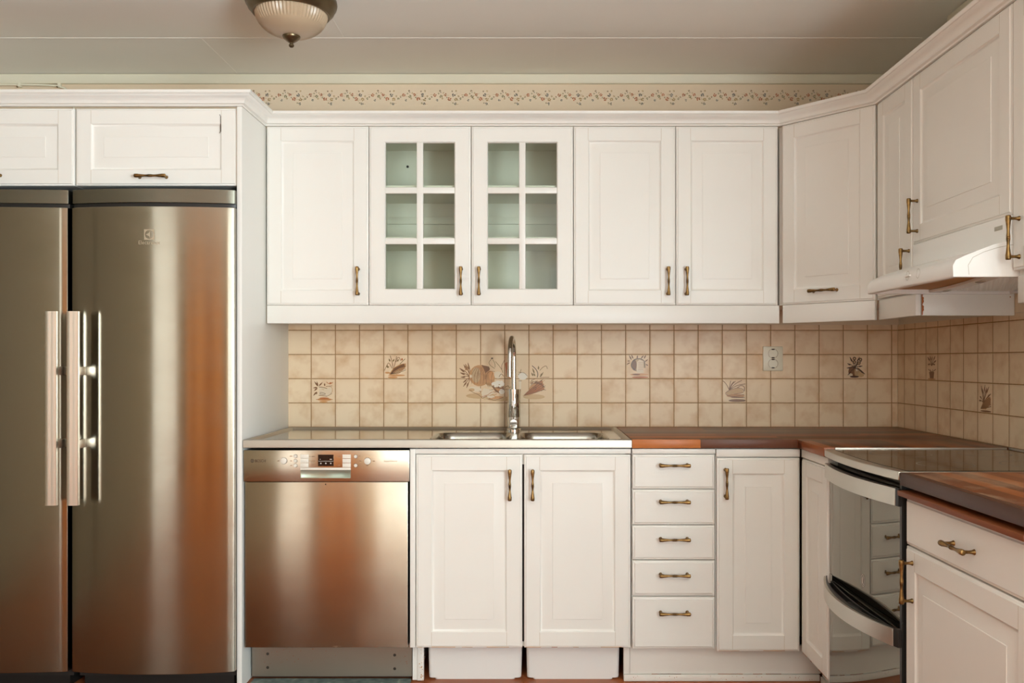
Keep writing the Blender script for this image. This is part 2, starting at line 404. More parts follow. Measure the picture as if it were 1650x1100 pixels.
INK = {k: mat('glaze_'+k, srgb(*c), .35) for k, c in dict(dark=(74, 46, 26), brown=(124, 80, 42), mid=(186, 134, 84), ochre=(204, 146, 92), rust=(178, 100, 48),
       cream=(220, 200, 172), wash=(220, 190, 152), grey=(184, 152, 112), olive=(124, 96, 50), white=(226, 214, 196), tan=(200, 162, 118)).items()}
class Motif:
    """strokes given in a sketch frame, brought to tile units"""
    def __init__(s, x0, y1, px): s.x0, s.y1, s.px = x0, y1, px; s.mb = MB(); s.k = 0
    def T(s, p): return ((p[0]-s.x0)/s.px*P, (s.y1-p[1])/s.px*P)
    def _y(s): s.k += 1; return -.0003-.000004*s.k
    def fill(s, c, pts, a=None):
        y = s._y(); s.mb.flat([[s.T(p) for p in pts]], lambda p: (p[0], y, p[1]), INK[c])
    def ell(s, c, cx, cy, rx, ry, rot=0, n=18):
        cr, sr = math.cos(rot), math.sin(rot)
        s.fill(c, [(cx+rx*math.cos(2*PI*k/n)*cr-ry*math.sin(2*PI*k/n)*sr, cy+rx*math.cos(2*PI*k/n)*sr+ry*math.sin(2*PI*k/n)*cr) for k in range(n)])
    def line(s, c, w, pts):
        y = s._y(); q = [Vector(s.T(p)) for p in pts]; w = w/s.px*P/2
        if len(q) > 2:      # smooth the bends
            d = []
            for i in range(len(q)-1):
                p0, p1, p2, p3 = q[max(i-1, 0)], q[i], q[i+1], q[min(i+2, len(q)-1)]
                for j in range(4):
                    t = j/4; d.append(.5*((2*p1)+(p2-p0)*t+(2*p0-5*p1+4*p2-p3)*t*t+(3*p1-p0-3*p2+p3)*t**3))
            q = d+[q[-1]]
        vs = []
        for i, p in enumerate(q):
            d = (q[min(i+1, len(q)-1)]-q[max(i-1, 0)]).normalized(); nn = Vector((-d.y, d.x))*w
            vs += [(p.x+nn.x, y, p.y+nn.y), (p.x-nn.x, y, p.y-nn.y)]
        s.mb.add(vs, [(2*i, 2*i+1, 2*i+3, 2*i+2) for i in range(len(q)-1)], INK[c])
    def leaf(s, c, x0, y0, x1, y1, w):
        dx, dy = x1-x0, y1-y0; L = math.hypot(dx, dy); nx, ny = -dy/L*w, dx/L*w
        s.fill(c, [(x0, y0), (x0+dx*.3+nx*.9, y0+dy*.3+ny*.9), (x0+dx*.6+nx*.8, y0+dy*.6+ny*.8), (x1, y1),
                   (x0+dx*.6-nx*.8, y0+dy*.6-ny*.8), (x0+dx*.3-nx*.9, y0+dy*.3-ny*.9)])
def put(mt, parent, col, row, label):
    o = obj('painted_motif', mt.mb, parent, (col*P, 0, row*P), label=label, fixn=False); return o

# mural behind the tap (4 x 2 tiles)
q = Motif(90, 855, 377)
for ci in range(4):
    for ri in range(2): q.fill('wash', [(90+ci*377+a*377, 855-ri*377-b*377) for a, b in ((.035, .035), (.965, .035), (.965, .965), (.035, .965))])
q.ell('tan', 470, 745, 230, 45); q.ell('tan', 760, 790, 190, 40); q.ell('tan', 1300, 760, 170, 40); q.ell('ochre', 700, 770, 120, 22)
for x1, y1 in ((140, 315), (150, 385), (160, 455), (230, 250), (270, 230), (205, 260), (195, 540), (200, 600), (250, 620)):
    q.line('brown', 10, [(310, 460), ((310+x1)/2+10, (450+y1)/2-14), (x1, y1)]); q.leaf('brown', (310+x1)/2, (450+y1)/2, x1, y1, 13)
for k in range(7): q.leaf('mid', 225+k*9, 360-(k % 3)*28, 232+k*9, 320-(k % 3)*28, 7)
q.ell('mid', 455, 430, 165, 165); q.fill('brown', [(480, 262), (600, 290), (615, 330), (560, 420), (520, 330)])
q.ell('grey', 400, 420, 70, 120)
for k in range(6): q.line('brown', 5, [(330+k*45, 560), (325+k*48, 430), (400+k*22, 300)])
q.ell('cream', 318, 440, 18, 26); q.ell('mid', 610, 470, 80, 120); q.ell('ochre', 640, 430, 40, 70)
q.line('brown', 6, [(560, 560), (555, 450), (600, 370), (690, 365)]); q.line('brown', 6, [(640, 560), (640, 460), (660, 380)])
q.ell('dark', 648, 160, 18, 10); q.line('olive', 7, [(640, 170), (600, 225), (625, 275), (690, 320)]); q.line('olive', 7, [(655, 175), (690, 240), (695, 300)])
q.line('olive', 8, [(700, 210), (760, 280), (800, 340), (815, 385)]); q.line('brown', 7, [(840, 190), (800, 270), (800, 330)])
q.ell('cream', 740, 420, 60, 55); q.line('brown', 8, [(755, 450), (790, 405), (830, 440)])
q.fill('rust', [(850, 240), (905, 200), (1000, 220), (1010, 440), (870, 450)]); q.ell('ochre', 930, 420, 70, 45)
for k in range(3): q.line('brown', 5, [(870, 400+k*20), (990, 400+k*20)])
for k in range(4): q.line('olive', 6, [(540+k*22, 540), (575+k*20, 580), (590+k*30, 610)])
q.fill('brown', [(640, 590), (700, 680), (780, 715), (835, 690), (830, 590), (740, 600)]); q.fill('mid', [(680, 620), (760, 690), (810, 640)])
for cx, cy, r in ((680, 560, 42), (740, 545, 50), (800, 560, 42), (710, 590, 34), (780, 590, 30), (795, 525, 24)): q.ell('white', cx, cy, r, r*.75)
for cx, cy in ((670, 585), (720, 610), (760, 570), (800, 600)): q.ell('grey', cx, cy, 14, 8)
q.ell('white', 800, 680, 45, 40); q.ell('cream', 390, 640, 95, 38, .15); q.ell('tan', 330, 650, 45, 25)
q.line('brown', 6, [(290, 650), (350, 690), (440, 730), (490, 780)]); q.fill('cream', [(480, 700), (520, 625), (640, 650), (700, 690), (600, 740), (500, 775)])
q.line('rust', 7, [(480, 760), (560, 740), (640, 690), (690, 680)]); q.line('brown', 7, [(500, 780), (570, 750), (620, 795), (700, 810), (820, 770)])
q.ell('cream', 630, 760, 60, 20); q.line('olive', 8, [(850, 610), (900, 590), (920, 620), (940, 600)]); q.line('brown', 8, [(860, 640), (930, 650)])
q.ell('white', 1125, 440, 72, 55); q.line('brown', 6, [(1055, 420), (1090, 385), (1150, 390), (1200, 440)]); q.line('olive', 7, [(1100, 330), (1085, 390)]); q.line('brown', 6, [(1060, 375), (1140, 385)])
q.fill('cream', [(1065, 500), (1105, 500), (1100, 640), (1070, 640)]); q.line('brown', 7, [(1060, 512), (1110, 512)])
q.line('dark', 11, [(1350, 460), (1360, 400), (1330, 330), (1270, 275)]); q.line('brown', 8, [(1390, 350), (1440, 300), (1490, 280), (1510, 325)])
for a in ((1290, 440, 1260, 380), (1310, 400, 1275, 310), (1370, 340, 1372, 275), (1390, 460, 1450, 370), (1400, 430, 1440, 390), (1320, 440, 1290, 390)): q.leaf('olive', *a, 13)
q.line('brown', 6, [(1400, 465), (1450, 455), (1540, 455)]); q.ell('grey', 1265, 535, 26, 34, .5)
q.fill('mid', [(1120, 745), (1200, 700), (1240, 600), (1300, 540), (1430, 500), (1445, 560), (1460, 640), (1350, 690), (1220, 740)])
for k in range(9): q.line('rust' if k % 2 else 'brown', 12, [(1150, 735), (1235+k*12, 655+k*4), (1425+k*5, 505+k*17)])
for k in range(6): q.leaf('brown', 1300+k*20, 560-k*4, 1360+k*24, 500+k*26, 10)
q.line('brown', 7, [(1430, 650), (1490, 655)])
rr = random.Random(9)
for k in range(26):
    a = rr.uniform(0, PI); x, y = 455+150*math.cos(a)*rr.uniform(.3, 1), 430-150*math.sin(a)*rr.uniform(.2, 1); q.line('brown', 3.5, [(x, y), (x+rr.uniform(-6, 6), y+rr.uniform(40, 90))])
for k in range(22):
    x, y = rr.uniform(230, 830), rr.uniform(640, 810); q.line(rr.choice(('brown', 'rust', 'mid')), 4, [(x, y), (x+rr.uniform(30, 80), y+rr.uniform(-14, 14))])
for k in range(24):
    x, y = rr.uniform(1240, 1430), rr.uniform(500, 680); q.line(rr.choice(('brown', 'rust', 'dark')), 5, [(x, y), (x+rr.uniform(30, 70), y-rr.uniform(15, 45))])
for k in range(12):
    x, y = rr.uniform(860, 1000), rr.uniform(230, 460); q.line('brown', 4, [(x, y), (x+rr.uniform(15, 50), y+rr.uniform(-5, 5))])
put(q, bs, 7, 1, 'painted vegetable still life across eight tiles')
# crate and leaves
q = Motif(64, 853, 374)
q.ell('ochre', 270, 800, 110, 22); q.ell('rust', 265, 780, 75, 12); q.ell('ochre', 255, 835, 65, 12); q.line('rust', 8, [(140, 800), (395, 800)])
q.fill('cream', [(185, 610), (300, 630), (380, 600), (385, 710), (310, 750), (190, 730)])
q.line('brown', 9, [(180, 605), (240, 612), (310, 630)]); q.line('brown', 9, [(180, 735), (250, 745), (310, 750)]); q.line('brown', 6, [(310, 750), (388, 708)])
q.line('mid', 6, [(345, 600), (385, 620), (388, 680), (360, 710)]); q.line('dark', 6, [(205, 690), (275, 705), (275, 722), (205, 715), (205, 690)]); q.line('mid', 5, [(225, 635), (265, 650)])
for a in ((170, 600, 110, 515), (170, 600, 150, 515), (180, 595, 245, 530), (165, 610, 90, 625), (165, 620, 105, 670), (150, 680, 95, 745), (150, 680, 145, 725), (275, 595, 270, 545)): q.leaf('brown', *a, 12)
q.line('rust', 9, [(300, 530), (350, 560), (400, 535)]); q.leaf('rust', 340, 550, 385, 540, 12); q.line('brown', 7, [(290, 600), (390, 590)])
put(q, bs, 1, 1, 'painted crate with leaves')
# corn cob
q = Motif(1190, 477, 374)
q.ell('ochre', 1250, 385, 40, 15); q.ell('ochre', 1390, 425, 130, 15); q.ell('ochre', 1330, 455, 75, 15)
q.fill('mid', [(1270, 410), (1340, 310), (1450, 250), (1530, 240), (1535, 290), (1440, 390), (1350, 425)])
q.fill('brown', [(1300, 395), (1350, 310), (1500, 245), (1520, 290), (1400, 330)]); q.fill('tan', [(1310, 410), (1410, 350), (1490, 350), (1380, 420)])
for k in range(5): q.line('dark', 6, [(1290, 405), (1370+k*12, 330+k*14), (1510+k*6, 250+k*22)])
q.line('brown', 9, [(1335, 320), (1320, 220), (1290, 120)]); q.line('brown', 9, [(1350, 300), (1375, 200), (1390, 130)]); q.line('brown', 8, [(1380, 220), (1400, 160), (1430, 150), (1450, 200)])
q.line('brown', 8, [(1200, 350), (1240, 270), (1270, 235), (1320, 320)]); q.line('olive', 9, [(1440, 250), (1520, 170)])
for a in ((1290, 215, 1270, 165), (1330, 215, 1355, 170), (1400, 215, 1420, 170), (1240, 310, 1275, 285), (1255, 270, 1225, 300)): q.leaf('olive', *a, 13)
q.leaf('rust', 1470, 200, 1475, 155, 16)
put(q, bs, 4, 2, 'painted corn cob with grasses')
# basket
q = Motif(56, 404, 306)
q.ell('rust', 240, 385, 105, 12); q.ell('ochre', 230, 352, 115, 14); q.ell('brown', 190, 350, 50, 10)
q.ell('grey', 210, 230, 88, 85); q.ell('brown', 165, 230, 30, 70); q.fill('cream', [(195, 330), (200, 190), (235, 160), (280, 185), (285, 330)])
for k in range(5): q.line('mid', 5, [(215, 200+k*22), (280, 200+k*22)])
q.line('dark', 9, [(185, 300), (130, 250), (150, 180), (220, 150), (290, 180), (300, 270)])
for a in ((130, 165, 100, 110), (150, 150, 130, 105), (200, 150, 205, 110), (250, 150, 280, 110), (290, 150, 310, 105), (110, 200, 70, 225), (300, 190, 335, 160), (310, 220, 340, 240), (110, 180, 80, 180)):
    q.line('dark', 7, [(a[0], a[1]), ((a[0]+a[2])/2+6, (a[1]+a[3])/2), (a[2], a[3])]); q.leaf('brown', *a, 8)
put(q, bs, 14, 2, 'painted basket with stems')
# root vegetable
q = Motif(1283, 710, 306)
q.ell('brown', 1470, 680, 110, 18); q.ell('mid', 1450, 620, 115, 22); q.ell('brown', 1480, 640, 90, 8)
q.fill('tan', [(1320, 590), (1370, 550), (1480, 520), (1545, 540), (1540, 580), (1430, 600), (1350, 605)])
q.line('brown', 6, [(1320, 590), (1370, 550), (1480, 520), (1545, 540), (1540, 580), (1430, 600)])
for k, (x, y) in enumerate(((1290, 430), (1390, 430), (1430, 440), (1450, 435), (1530, 425), (1575, 470))):
    q.line('brown', 8, [(1370, 545), ((1370+x)/2, (510+y)/2), (x, y)])
q.line('brown', 8, [(1470, 520), (1520, 490), (1560, 510), (1560, 560)]); q.line('brown', 7, [(1325, 600), (1420, 630), (1560, 600)])
put(q, bs, 18, 1, 'painted root vegetable with stems')
# jug of flowers
q = Motif(55, 315, 240)
q.ell('brown', 150, 245, 45, 55); q.ell('grey', 195, 250, 30, 50); q.ell('cream', 130, 280, 18, 18); q.ell('tan', 230, 275, 32, 24); q.line('white', 12, [(185, 200), (190, 240)]); q.ell('dark', 165, 295, 45, 10)
for x, y in ((120, 100), (165, 115), (215, 100), (235, 140), (95, 165), (205, 160), (245, 190), (90, 210), (250, 250), (100, 280), (270, 270)):
    q.line('dark', 6, [(165, 210), ((165+x)/2+5, (190+y)/2), (x, y)]); q.leaf('dark', (165+x)/2, (200+y)/2, x, y, 7)
for x, y in ((165, 115), (225, 125), (165, 150), (210, 160)): q.ell('dark', x, y, 17, 17); q.ell('tan', x, y, 9, 9)
put(q, bs, 23, 2, 'painted jug with flowers')
# right wall: sprigs in a pot, corn again
q = Motif(0, 100, 100)
q.fill('brown', [(28, 68), (72, 68), (66, 94), (36, 94)]); q.ell('mid', 50, 95, 34, 3)
for x, y in ((15, 12), (35, 8), (55, 10), (80, 8), (88, 25), (18, 40), (60, 38), (78, 40)): q.line('brown', 3, [(50, 45), ((50+x)/2+3, (48+y)/2-6), (x, y)]); q.leaf('brown', (50+x)/2, (40+y)/2, x, y, 4)
for x in (20, 35, 60, 85): q.line('brown', 3, [(50, 70), (x, 58)])
put(q, rs, 2, 2, 'painted pot with sprigs')
q = Motif(0, 100, 100)
q.fill('mid', [(20, 88), (35, 65), (70, 45), (88, 50), (85, 70), (55, 88)]); q.ell('brown', 55, 94, 36, 3)
for k in range(6): q.line('brown', 3, [(22, 86), (45+k*4, 66+k*3), (84+k, 46+k*6)])
for x, y in ((15, 45), (25, 10), (35, 20), (50, 6), (62, 15), (75, 12), (88, 35), (10, 60)): q.line('brown', 3, [(40, 66), ((40+x)/2, (60+y)/2), (x, y)]); q.leaf('brown', (40+x)/2, (60+y)/2, x, y, 4)
put(q, rs, 6, 1, 'painted corn cob and leaves')

# ------------------------------------------------------------------ joinery helpers
def rect(x0, x1, z0, z1, y): return [(x0, y, z0), (x1, y, z0), (x1, y, z1), (x0, y, z1)]
def panel_door(w, h, fw=.056, t=.019, field=.036):
    mb = MB()
    prof = [(0, t), (0, .0055), (.002, .0035), (.0055, .003), (.0075, 0), (fw, 0), (fw+.002, .0022), (fw+.005, .006), (fw+.0085, .0072), (fw+.010, .0072),
            (fw+.010+field, .0022), (fw+.0112+field, .0008)]
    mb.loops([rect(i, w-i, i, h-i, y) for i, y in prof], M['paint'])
    for x in (fw, w-fw):      # stile and rail joints: groove shade painted as hairline strips
        for z0, z1 in ((.008, fw), (h-fw, h-.008)): mb.add(rect(x-.0006, x+.0006, z0, z1, -.00015), [(0, 1, 2, 3)], M['joint_shade'])
    return mb
def drawer_front(w, h, t=.019):
    return MB().loops([rect(i, w-i, i, h-i, y) for i, y in ((0, t), (0, .006), (.002, .004), (.006, .0035), (.009, 0), (.010, 0))], M['paint'])
GX0, GW = .064, .0255
def glass_door(w, h, t=.019):
    fw = .064; mb = MB()
    # frame as two nested outlines with a chamfered inner edge
    prof = [(0, t), (0, .0055), (.002, .0035), (.0055, .003), (.0075, 0), (fw-.004, 0), (fw, .005), (fw, t), (0, t)]
    mb.loops([rect(i, w-i, i, h-i, y) for i, y in prof], M['paint'], False, False)
    iw, ih = w-2*fw, h-2*fw
    c = w/2; mb.bbox(c-.0128, c+.0128, .001, t-.001, fw-.001, h-fw+.001, M['paint'], .003)
    for k in (1, 2):
        z = fw+(ih-2*.0245)/3*k+.0245*(k-.5); mb.bbox(fw-.001, w-fw+.001, .002, t-.002, z-.0122, z+.0122, M['paint'], .003)
    return mb
def handle_mb(L=.112):
    mb = MB(); h = L/2; y = -.028
    prof = [(.0048, -h), (.0062, -h+.001), (.0068, -h+.003), (.0068, -h+.012), (.0060, -h+.016), (.0057, -h+.019), (.0044, -.026), (.0037, -.018), (.0038, -.012), (.0048, -.0045),
            (.0052, -.003), (.0044, -.002), (.0050, -.0008)]
    prof += [(r, -z) for r, z in prof[::-1]]
    mb.lathe(prof, (0, y, 0), M['brass'], 'z', 16)
    for z in (-h+.008, h-.008):
        mb.lathe([(.0045, -.026), (.0038, -.018), (.0036, -.012), (.0042, -.006), (.0062, -.002), (.0066, 0)], (0, 0, z), M['brass'], 'y', 14)
    return mb
def add_handle(door, x, z, horiz=False, L=.112):
    return obj('handle', handle_mb(L), door, (x, 0, z), (0, PI/2 if horiz else 0, 0))
def cabinet(name, label, loc, rotz, w, h, d, fronts, group=None, body=True, y0=.021, cat='cabinet', top_rail=None):
    t = thing(name, label, cat, loc, rotz, group)
    if body: obj('body', MB().box(.0008, w-.0008, y0, d, 0, h, M['paint']), t)
    if top_rail: obj('top_rail', MB().bbox(.0012, w-.0012, .001, .0205, top_rail[0], top_rail[1], M['paint'], .001), t)
    for f in fronts:
        k, x0, x1, z0, z1 = f[:5]
        mb = {'panel': panel_door, 'drawer': drawer_front, 'glass': glass_door}[k](x1-x0, z1-z0)
        if loc[2] < .5 and k == 'panel':
            rw = random.Random(int(1000*abs(loc[0])+x0*900)); x = .006
            while x < x1-x0-.05:
                L_ = rw.uniform(.01, .09); hgt_ = rw.uniform(.0006, .0016)
                mb.box(x, x+L_, .0028, .0042, .0008, .0012+hgt_, M[rw.choice(('tan', 'tan', 'rust'))]); x += L_+rw.uniform(.01, .09)
        o = obj('drawer' if k == 'drawer' else 'door', mb, t, (x0, 0, z0))
        if len(f) > 5 and f[5]: add_handle(o, f[5][1]-x0, f[5][2]-z0, f[5][0] == 'h')
        if k == 'glass':
            ww, hh = x1-x0, z1-z0
            obj('glass_pane', MB().box(.06, ww-.06, .0125, .0155, .06, hh-.06, M['glass']), o)
    return t

WG = 'white wall cabinets in a row above the tile backsplash'
D = -.34
zb, zt = H+.2185, H+.9165
hz = H+.3105-zb                                  # handle height above the cabinet foot
g = .0015
# wall cabinets on the back wall
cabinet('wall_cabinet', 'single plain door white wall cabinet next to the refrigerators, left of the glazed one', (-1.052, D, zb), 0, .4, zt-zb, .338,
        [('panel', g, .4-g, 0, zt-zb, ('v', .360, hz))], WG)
t = cabinet('glazed_wall_cabinet', 'white wall cabinet with two glazed six pane doors and empty shelves inside', (-.652, D, zb), 0, .8, zt-zb, .338,
        [('glass', g, .4-g, 0, zt-zb, ('v', .362, hz)), ('glass', .4+g, .8-g, 0, zt-zb, ('v', .432, hz))], WG, body=False)
hh = zt-zb; mb = MB()
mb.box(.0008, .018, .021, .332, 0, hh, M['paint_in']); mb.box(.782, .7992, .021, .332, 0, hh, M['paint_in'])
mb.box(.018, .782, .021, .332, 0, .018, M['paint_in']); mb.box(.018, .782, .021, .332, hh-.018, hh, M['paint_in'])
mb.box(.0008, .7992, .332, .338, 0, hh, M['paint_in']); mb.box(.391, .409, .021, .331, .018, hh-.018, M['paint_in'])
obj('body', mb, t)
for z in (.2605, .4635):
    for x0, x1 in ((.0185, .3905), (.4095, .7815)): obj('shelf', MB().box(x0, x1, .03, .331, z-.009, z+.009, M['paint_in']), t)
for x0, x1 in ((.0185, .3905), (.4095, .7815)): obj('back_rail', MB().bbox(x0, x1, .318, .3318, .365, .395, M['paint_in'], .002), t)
for x, y in ((.105, .332), (.7815, .12)):
    mb = MB(); mb.lathe([(.0055, -.004), (.0055, 0)], (x, y, .612), M['black'], 'y' if x < .5 else 'x', 10); obj('screw_hole', mb, t)
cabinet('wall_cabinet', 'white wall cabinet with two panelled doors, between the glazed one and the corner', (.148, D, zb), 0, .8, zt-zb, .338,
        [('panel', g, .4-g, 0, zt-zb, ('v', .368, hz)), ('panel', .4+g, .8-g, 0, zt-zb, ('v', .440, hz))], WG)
# diagonal corner cabinet
p0, p1 = Vector((.957, -.345)), Vector((1.2130, -.637)); L = (p1-p0).length; ang = math.atan2(p1.y-p0.y, p1.x-p0.x)
t = thing('corner_wall_cabinet', 'diagonal corner white wall cabinet with one panelled door and horizontal brass handle', 'cabinet', (p0.x, p0.y, zb), ang, WG)
inv = Matrix.Rotation(-ang, 2)
poly = [inv @ (Vector(q)-p0) for q in ((.951, -.003), (.951, -.322), (.966, -.3245+-.012), (1.2265, -.630), (1.24, -.6375), (XW-.002, -.6375), (XW-.002, -.003))]
poly = [(a.x, max(a.y, .021)) if abs(a.y) < .03 else (a.x, a.y) for a in poly]
obj('body', MB().prism(poly, 0, zt-zb, M['paint']), t)
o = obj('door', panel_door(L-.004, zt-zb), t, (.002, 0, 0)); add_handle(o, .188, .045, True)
# right-hand run of wall cabinets
XR = 1.2165
cabinet('wall_cabinet', 'narrow white wall cabinet to the right of the diagonal corner cabinet', (XR, -.641, zb), -PI/2, .300, zt-zb, .337,
        [('panel', g, .300-g, .004, zt-zb, ('v', .277, hz))], WG)
zh = H+.376
cabinet('wall_cabinet', 'short white wall cabinet directly above the cooker hood', (XR, -.943, zh), -PI/2, .597, zt-zh, .337,
        [('panel', g, .597-g, 0, zt-zh, ('v', .038, H+.462-zh))], WG)
cabinet('wall_cabinet', 'white wall cabinet right of the hood, cut by the right edge of the photo', (XR, -1.542, zb), -PI/2, .45, zt-zb, .337,
        [('panel', g, .45-g, .012, zt-zb, ('v', .037, hz))], WG)
# light rails under them
RG = 'white rails under the wall cabinets'
def rail(lbl, x0, x1, y0, y1, z0=H+.147, z1=H+.2172, loc=(0, 0, 0), rz=0, mb=None):
    mb = mb or MB().bbox(x0, x1, y0, y1, z0, z1, M['paint'], .002)
    o = obj('light_rail', mb, loc=loc, rot=(0, 0, rz)); tag(o, lbl, 'rail', RG); return o
rail('long straight white rail under the back wall cabinets', -1.0505, .953, D+.004, D+.022)
rail('white rail under the diagonal corner cabinet', .004, L-.004, .004, .022, loc=(p0.x, p0.y, 0), rz=ang)
rail('short white rail under the narrow cabinet left of the hood', XR+.012, XR+.030, -.9385, -.630)
mb = MB(); mb.bbox(XR+.032, XW-.008, -.939, -.921, H+.147, H+.2172, M['paint'], .001)
rj = random.Random(5); vs = []
for k in range(13):
    z = H+.149+k*.0055; vs += [(XR+.0315, -.9394, z), (XR+.033+rj.uniform(.0005, .0065)*(1 if 2 < k else .5), -.9394, z)]
mb.add(vs, [(2*k, 2*k+1, 2*k+3, 2*k+2) for k in range(12)], M['rust'])
mb.lathe([(.002, -.0004), (.002, 0)], (XW-.022, -.939, H+.207), M['rust'], 'y', 8)
rail('white rail returning to the wall under the hood, chipped brown at its left edge', 0, 0, 0, 0, mb=mb)
rail('white rail under the cabinet at the right edge of the photo', XR+.014, XR+.032, -1.99, -1.545)

# crown moulding swept along the cabinet fronts
prof = [(-.016, .918), (.002, .9175), (.004, .922), (.012, .925), (.014, .931), (.018, .938), (.026, .944), (.036, .949), (.038, .952), (.042, .953), (.045, .957), (.045, .964), (-.016, .964)]
path = [(-2.275, -.612), (-1.057, -.612), (-1.057, -.342), (.955, -.342), (1.2150, -.638), (1.2150, -2.0)]
offs = []
for i, p in enumerate(path):
    p = Vector(p); ds = []
    if i: ds.append((p-Vector(path[i-1])).normalized())
    if i < len(path)-1: ds.append((Vector(path[i+1])-p).normalized())
    ns = [Vector((d.y, -d.x)) for d in ds]; nn = sum(ns, Vector((0, 0))).normalized(); offs.append(nn/nn.dot(ns[0]))
mb = MB(); mb.loops([[(p[0]+o.x*a, p[1]+o.y*a, H+b) for a, b in prof] for p, o in zip(path, offs)], M['paint'])
o = obj('crown_molding', mb); tag(o, 'white moulded cornice running along the tops of all the cabinets', 'moulding')

# ------------------------------------------------------------------ refrigerators, panel, cabinets above
mb = MB(); mb.bbox(-1.0755, -1.0575, -.6115, -.004, .002, H+.9165, M['paint'], .0012)
o = obj('end_panel', mb); tag(o, 'tall white side panel between the right refrigerator and the dishwasher', 'panel')
zf0, zf1 = H+.634, H+.913
FG = 'white overhead cabinets above the refrigerators'
cabinet('overhead_cabinet', 'white overhead cabinet above the right refrigerator, with a crack in its right stile', (-1.6635, -.601, zf0), 0, .586, zf1-zf0, .59,
        [('panel', g, .586-g, 0, zf1-zf0, ('h', .282, .030))], FG)
t = cabinet('overhead_cabinet', 'white overhead cabinet above the left refrigerator, cut by the left edge of the photo', (-2.2665, -.601, zf0), 0, .600, zf1-zf0, .59,
        [('panel', g, .6-g, 0, zf1-zf0, ('h', .285, .036))], FG)
# the crack
for o in bpy.data.objects:
    if o.name.startswith('overhead_cabinet') and 'crack' in o.get('label', ''):
        mb = MB(); mb.box(.5245, .5268, -.0006, .003, .195, .250, M['void'])
        mb.add([(.5215, -.0006, .256), (.5232, -.0006, .257), (.5268, -.0006, .250), (.5245, -.0006, .250)], [(0, 1, 2, 3)], M['void'])
        mb.add([(.5245, -.0006, .195), (.5268, -.0006, .195), (.5235, -.0006, .188), (.5215, -.0006, .189)], [(0, 1, 2, 3)], M['void'])
        obj('crack', mb, o, fixn=False)

def fridge(label, xc, logo, side, rz):
    t = thing('refrigerator', label, 'refrigerator', (xc, -.636, 0), rz, 'pair of tall steel refrigerators')
    w = .583; hw = w/2; B = .030 if logo else .015
    arc = lambda x, b=B: -b*(1-(x/hw)**2)
    N = 40; xs = [-hw+w*k/N for k in range(N+1)]
    def curved(mb, z0, z1, mt, front=0, back=.05, e=.004):
        pl = [(x, arc(x)+front) for x in xs]; pl[0] = (-hw+.001, front+.003); pl[-1] = (hw-.001, front+.003)
        pl += [(hw, back), (-hw, back)]
        mb.prism(pl, z0, z1, mt, smooth=True)
    mb = MB(); mb.box(-hw+.004, hw+.0035-.008, .052, .60, .04, 1.788, M['gasket']); mb.box(-hw+.02, hw-.02, .056, .58, 0, .04, M['black']); obj('body', mb, t)
    mb = MB(); curved(mb, .07, H+.548, M['fridge']); d = obj('door', mb, t, bevel=.0015)
    mb = MB(); curved(mb, H+.5625, 1.7915, M['fridge_top'], .004); obj('top_panel', mb, t, bevel=.001)
    mb = MB(); curved(mb, H+.5485, H+.562, M['black'], .014); obj('seal_strip', mb, t)
    # handle with two brackets
    hx = side*(hw-.045)
    if side < 0: hx = -hw+.0455
    hxw = (-1.6135 if side < 0 else -1.689)-xc
    mb = MB(); pl = [(hxw-.0195, -.080), (hxw-.0185, -.0815), (hxw-.004, -.0835), (hxw-.002, -.0825), (hxw+.006, -.0835), (hxw+.0185, -.0805), (hxw+.0195, -.079), (hxw+.0195, -.067), (hxw-.0195, -.067)]
    mb.prism(pl, H-.503, H+.1735, M['alu']); hd = obj('handle', mb, d)
    for zc in (-.035, -.292):
        mb = MB(); mb.bbox(hxw-.012, hxw+.012, -.0672, arc(hxw)+.004, H+zc-.0145, H+zc+.0145, M['alu'], .001); obj('bracket', mb, hd)
    if logo:
        mb = MB(); cx, cz, r = 0, H+.4475, .0185; fy = lambda x: arc(x)-.0005
        n = 28; circ = [(cx+.0155*math.cos(2*PI*k/n), cz+.0155*math.sin(2*PI*k/n)) for k in range(n)]
        mb.flat([[(cx-r, cz-r), (cx+r, cz-r), (cx+r, cz+r), (cx-r, cz+r)], circ], lambda p: (p[0], fy(p[0]), p[1]), M['logo'])
        # two curved blades inside the ring
        mb.flat([[(cx+.0035, cz+.0145), (cx+.0035, cz-.0145), (cx-.001, cz-.006), (cx-.0125, cz), (cx-.001, cz+.006)]], lambda p: (p[0], fy(p[0]), p[1]), M['logo'])
        text_into(mb, 'Electrolux', .076, cx, H+.4195, -.0006, M['logo'], arc)
        obj('logo', mb, d, fixn=False)
    return t
fridge('right steel refrigerator, with the pale logo on its door', -1.367, True, -1, 0)
fridge('left steel refrigerator, cut by the left edge of the photo', -1.9635, False, 1, 0)
# cable clipped to the wall over the cabinets
mb = MB(); mb.tube([(-2.58, -.012, H+1.181), (-2.2, -.012, H+1.181), (-2.10, -.012, H+1.179), (-2.05, -.012, H+1.176), (-2.015, -.012, H+1.166), (-1.99, -.012, H+1.150), (-1.975, -.012, H+1.125), (-1.972, -.012, H+1.02)], .0045, M['ivory'], 10)
o = obj('cable', mb); tag(o, 'thin white cable along the top of the back wall above the left refrigerator', 'cable')
for x, lb in ((-2.205, 'small white cable clip nearest the left edge of the photo'), (-2.035, 'small white cable clip just before the cable bends down')):
    mb = MB(); mb.bbox(x-.006, x+.006, -.019, -.0005, H+1.170, H+1.188, M['ivory'], .002); mb.lathe([(.0025, -.006), (.0025, 0)], (x-.004, -.0188, H+1.168), M['lamp_metal'], 'y', 8)
    tag(obj('cable_clip', mb), lb, 'cable clip', 'clips holding the white cable')

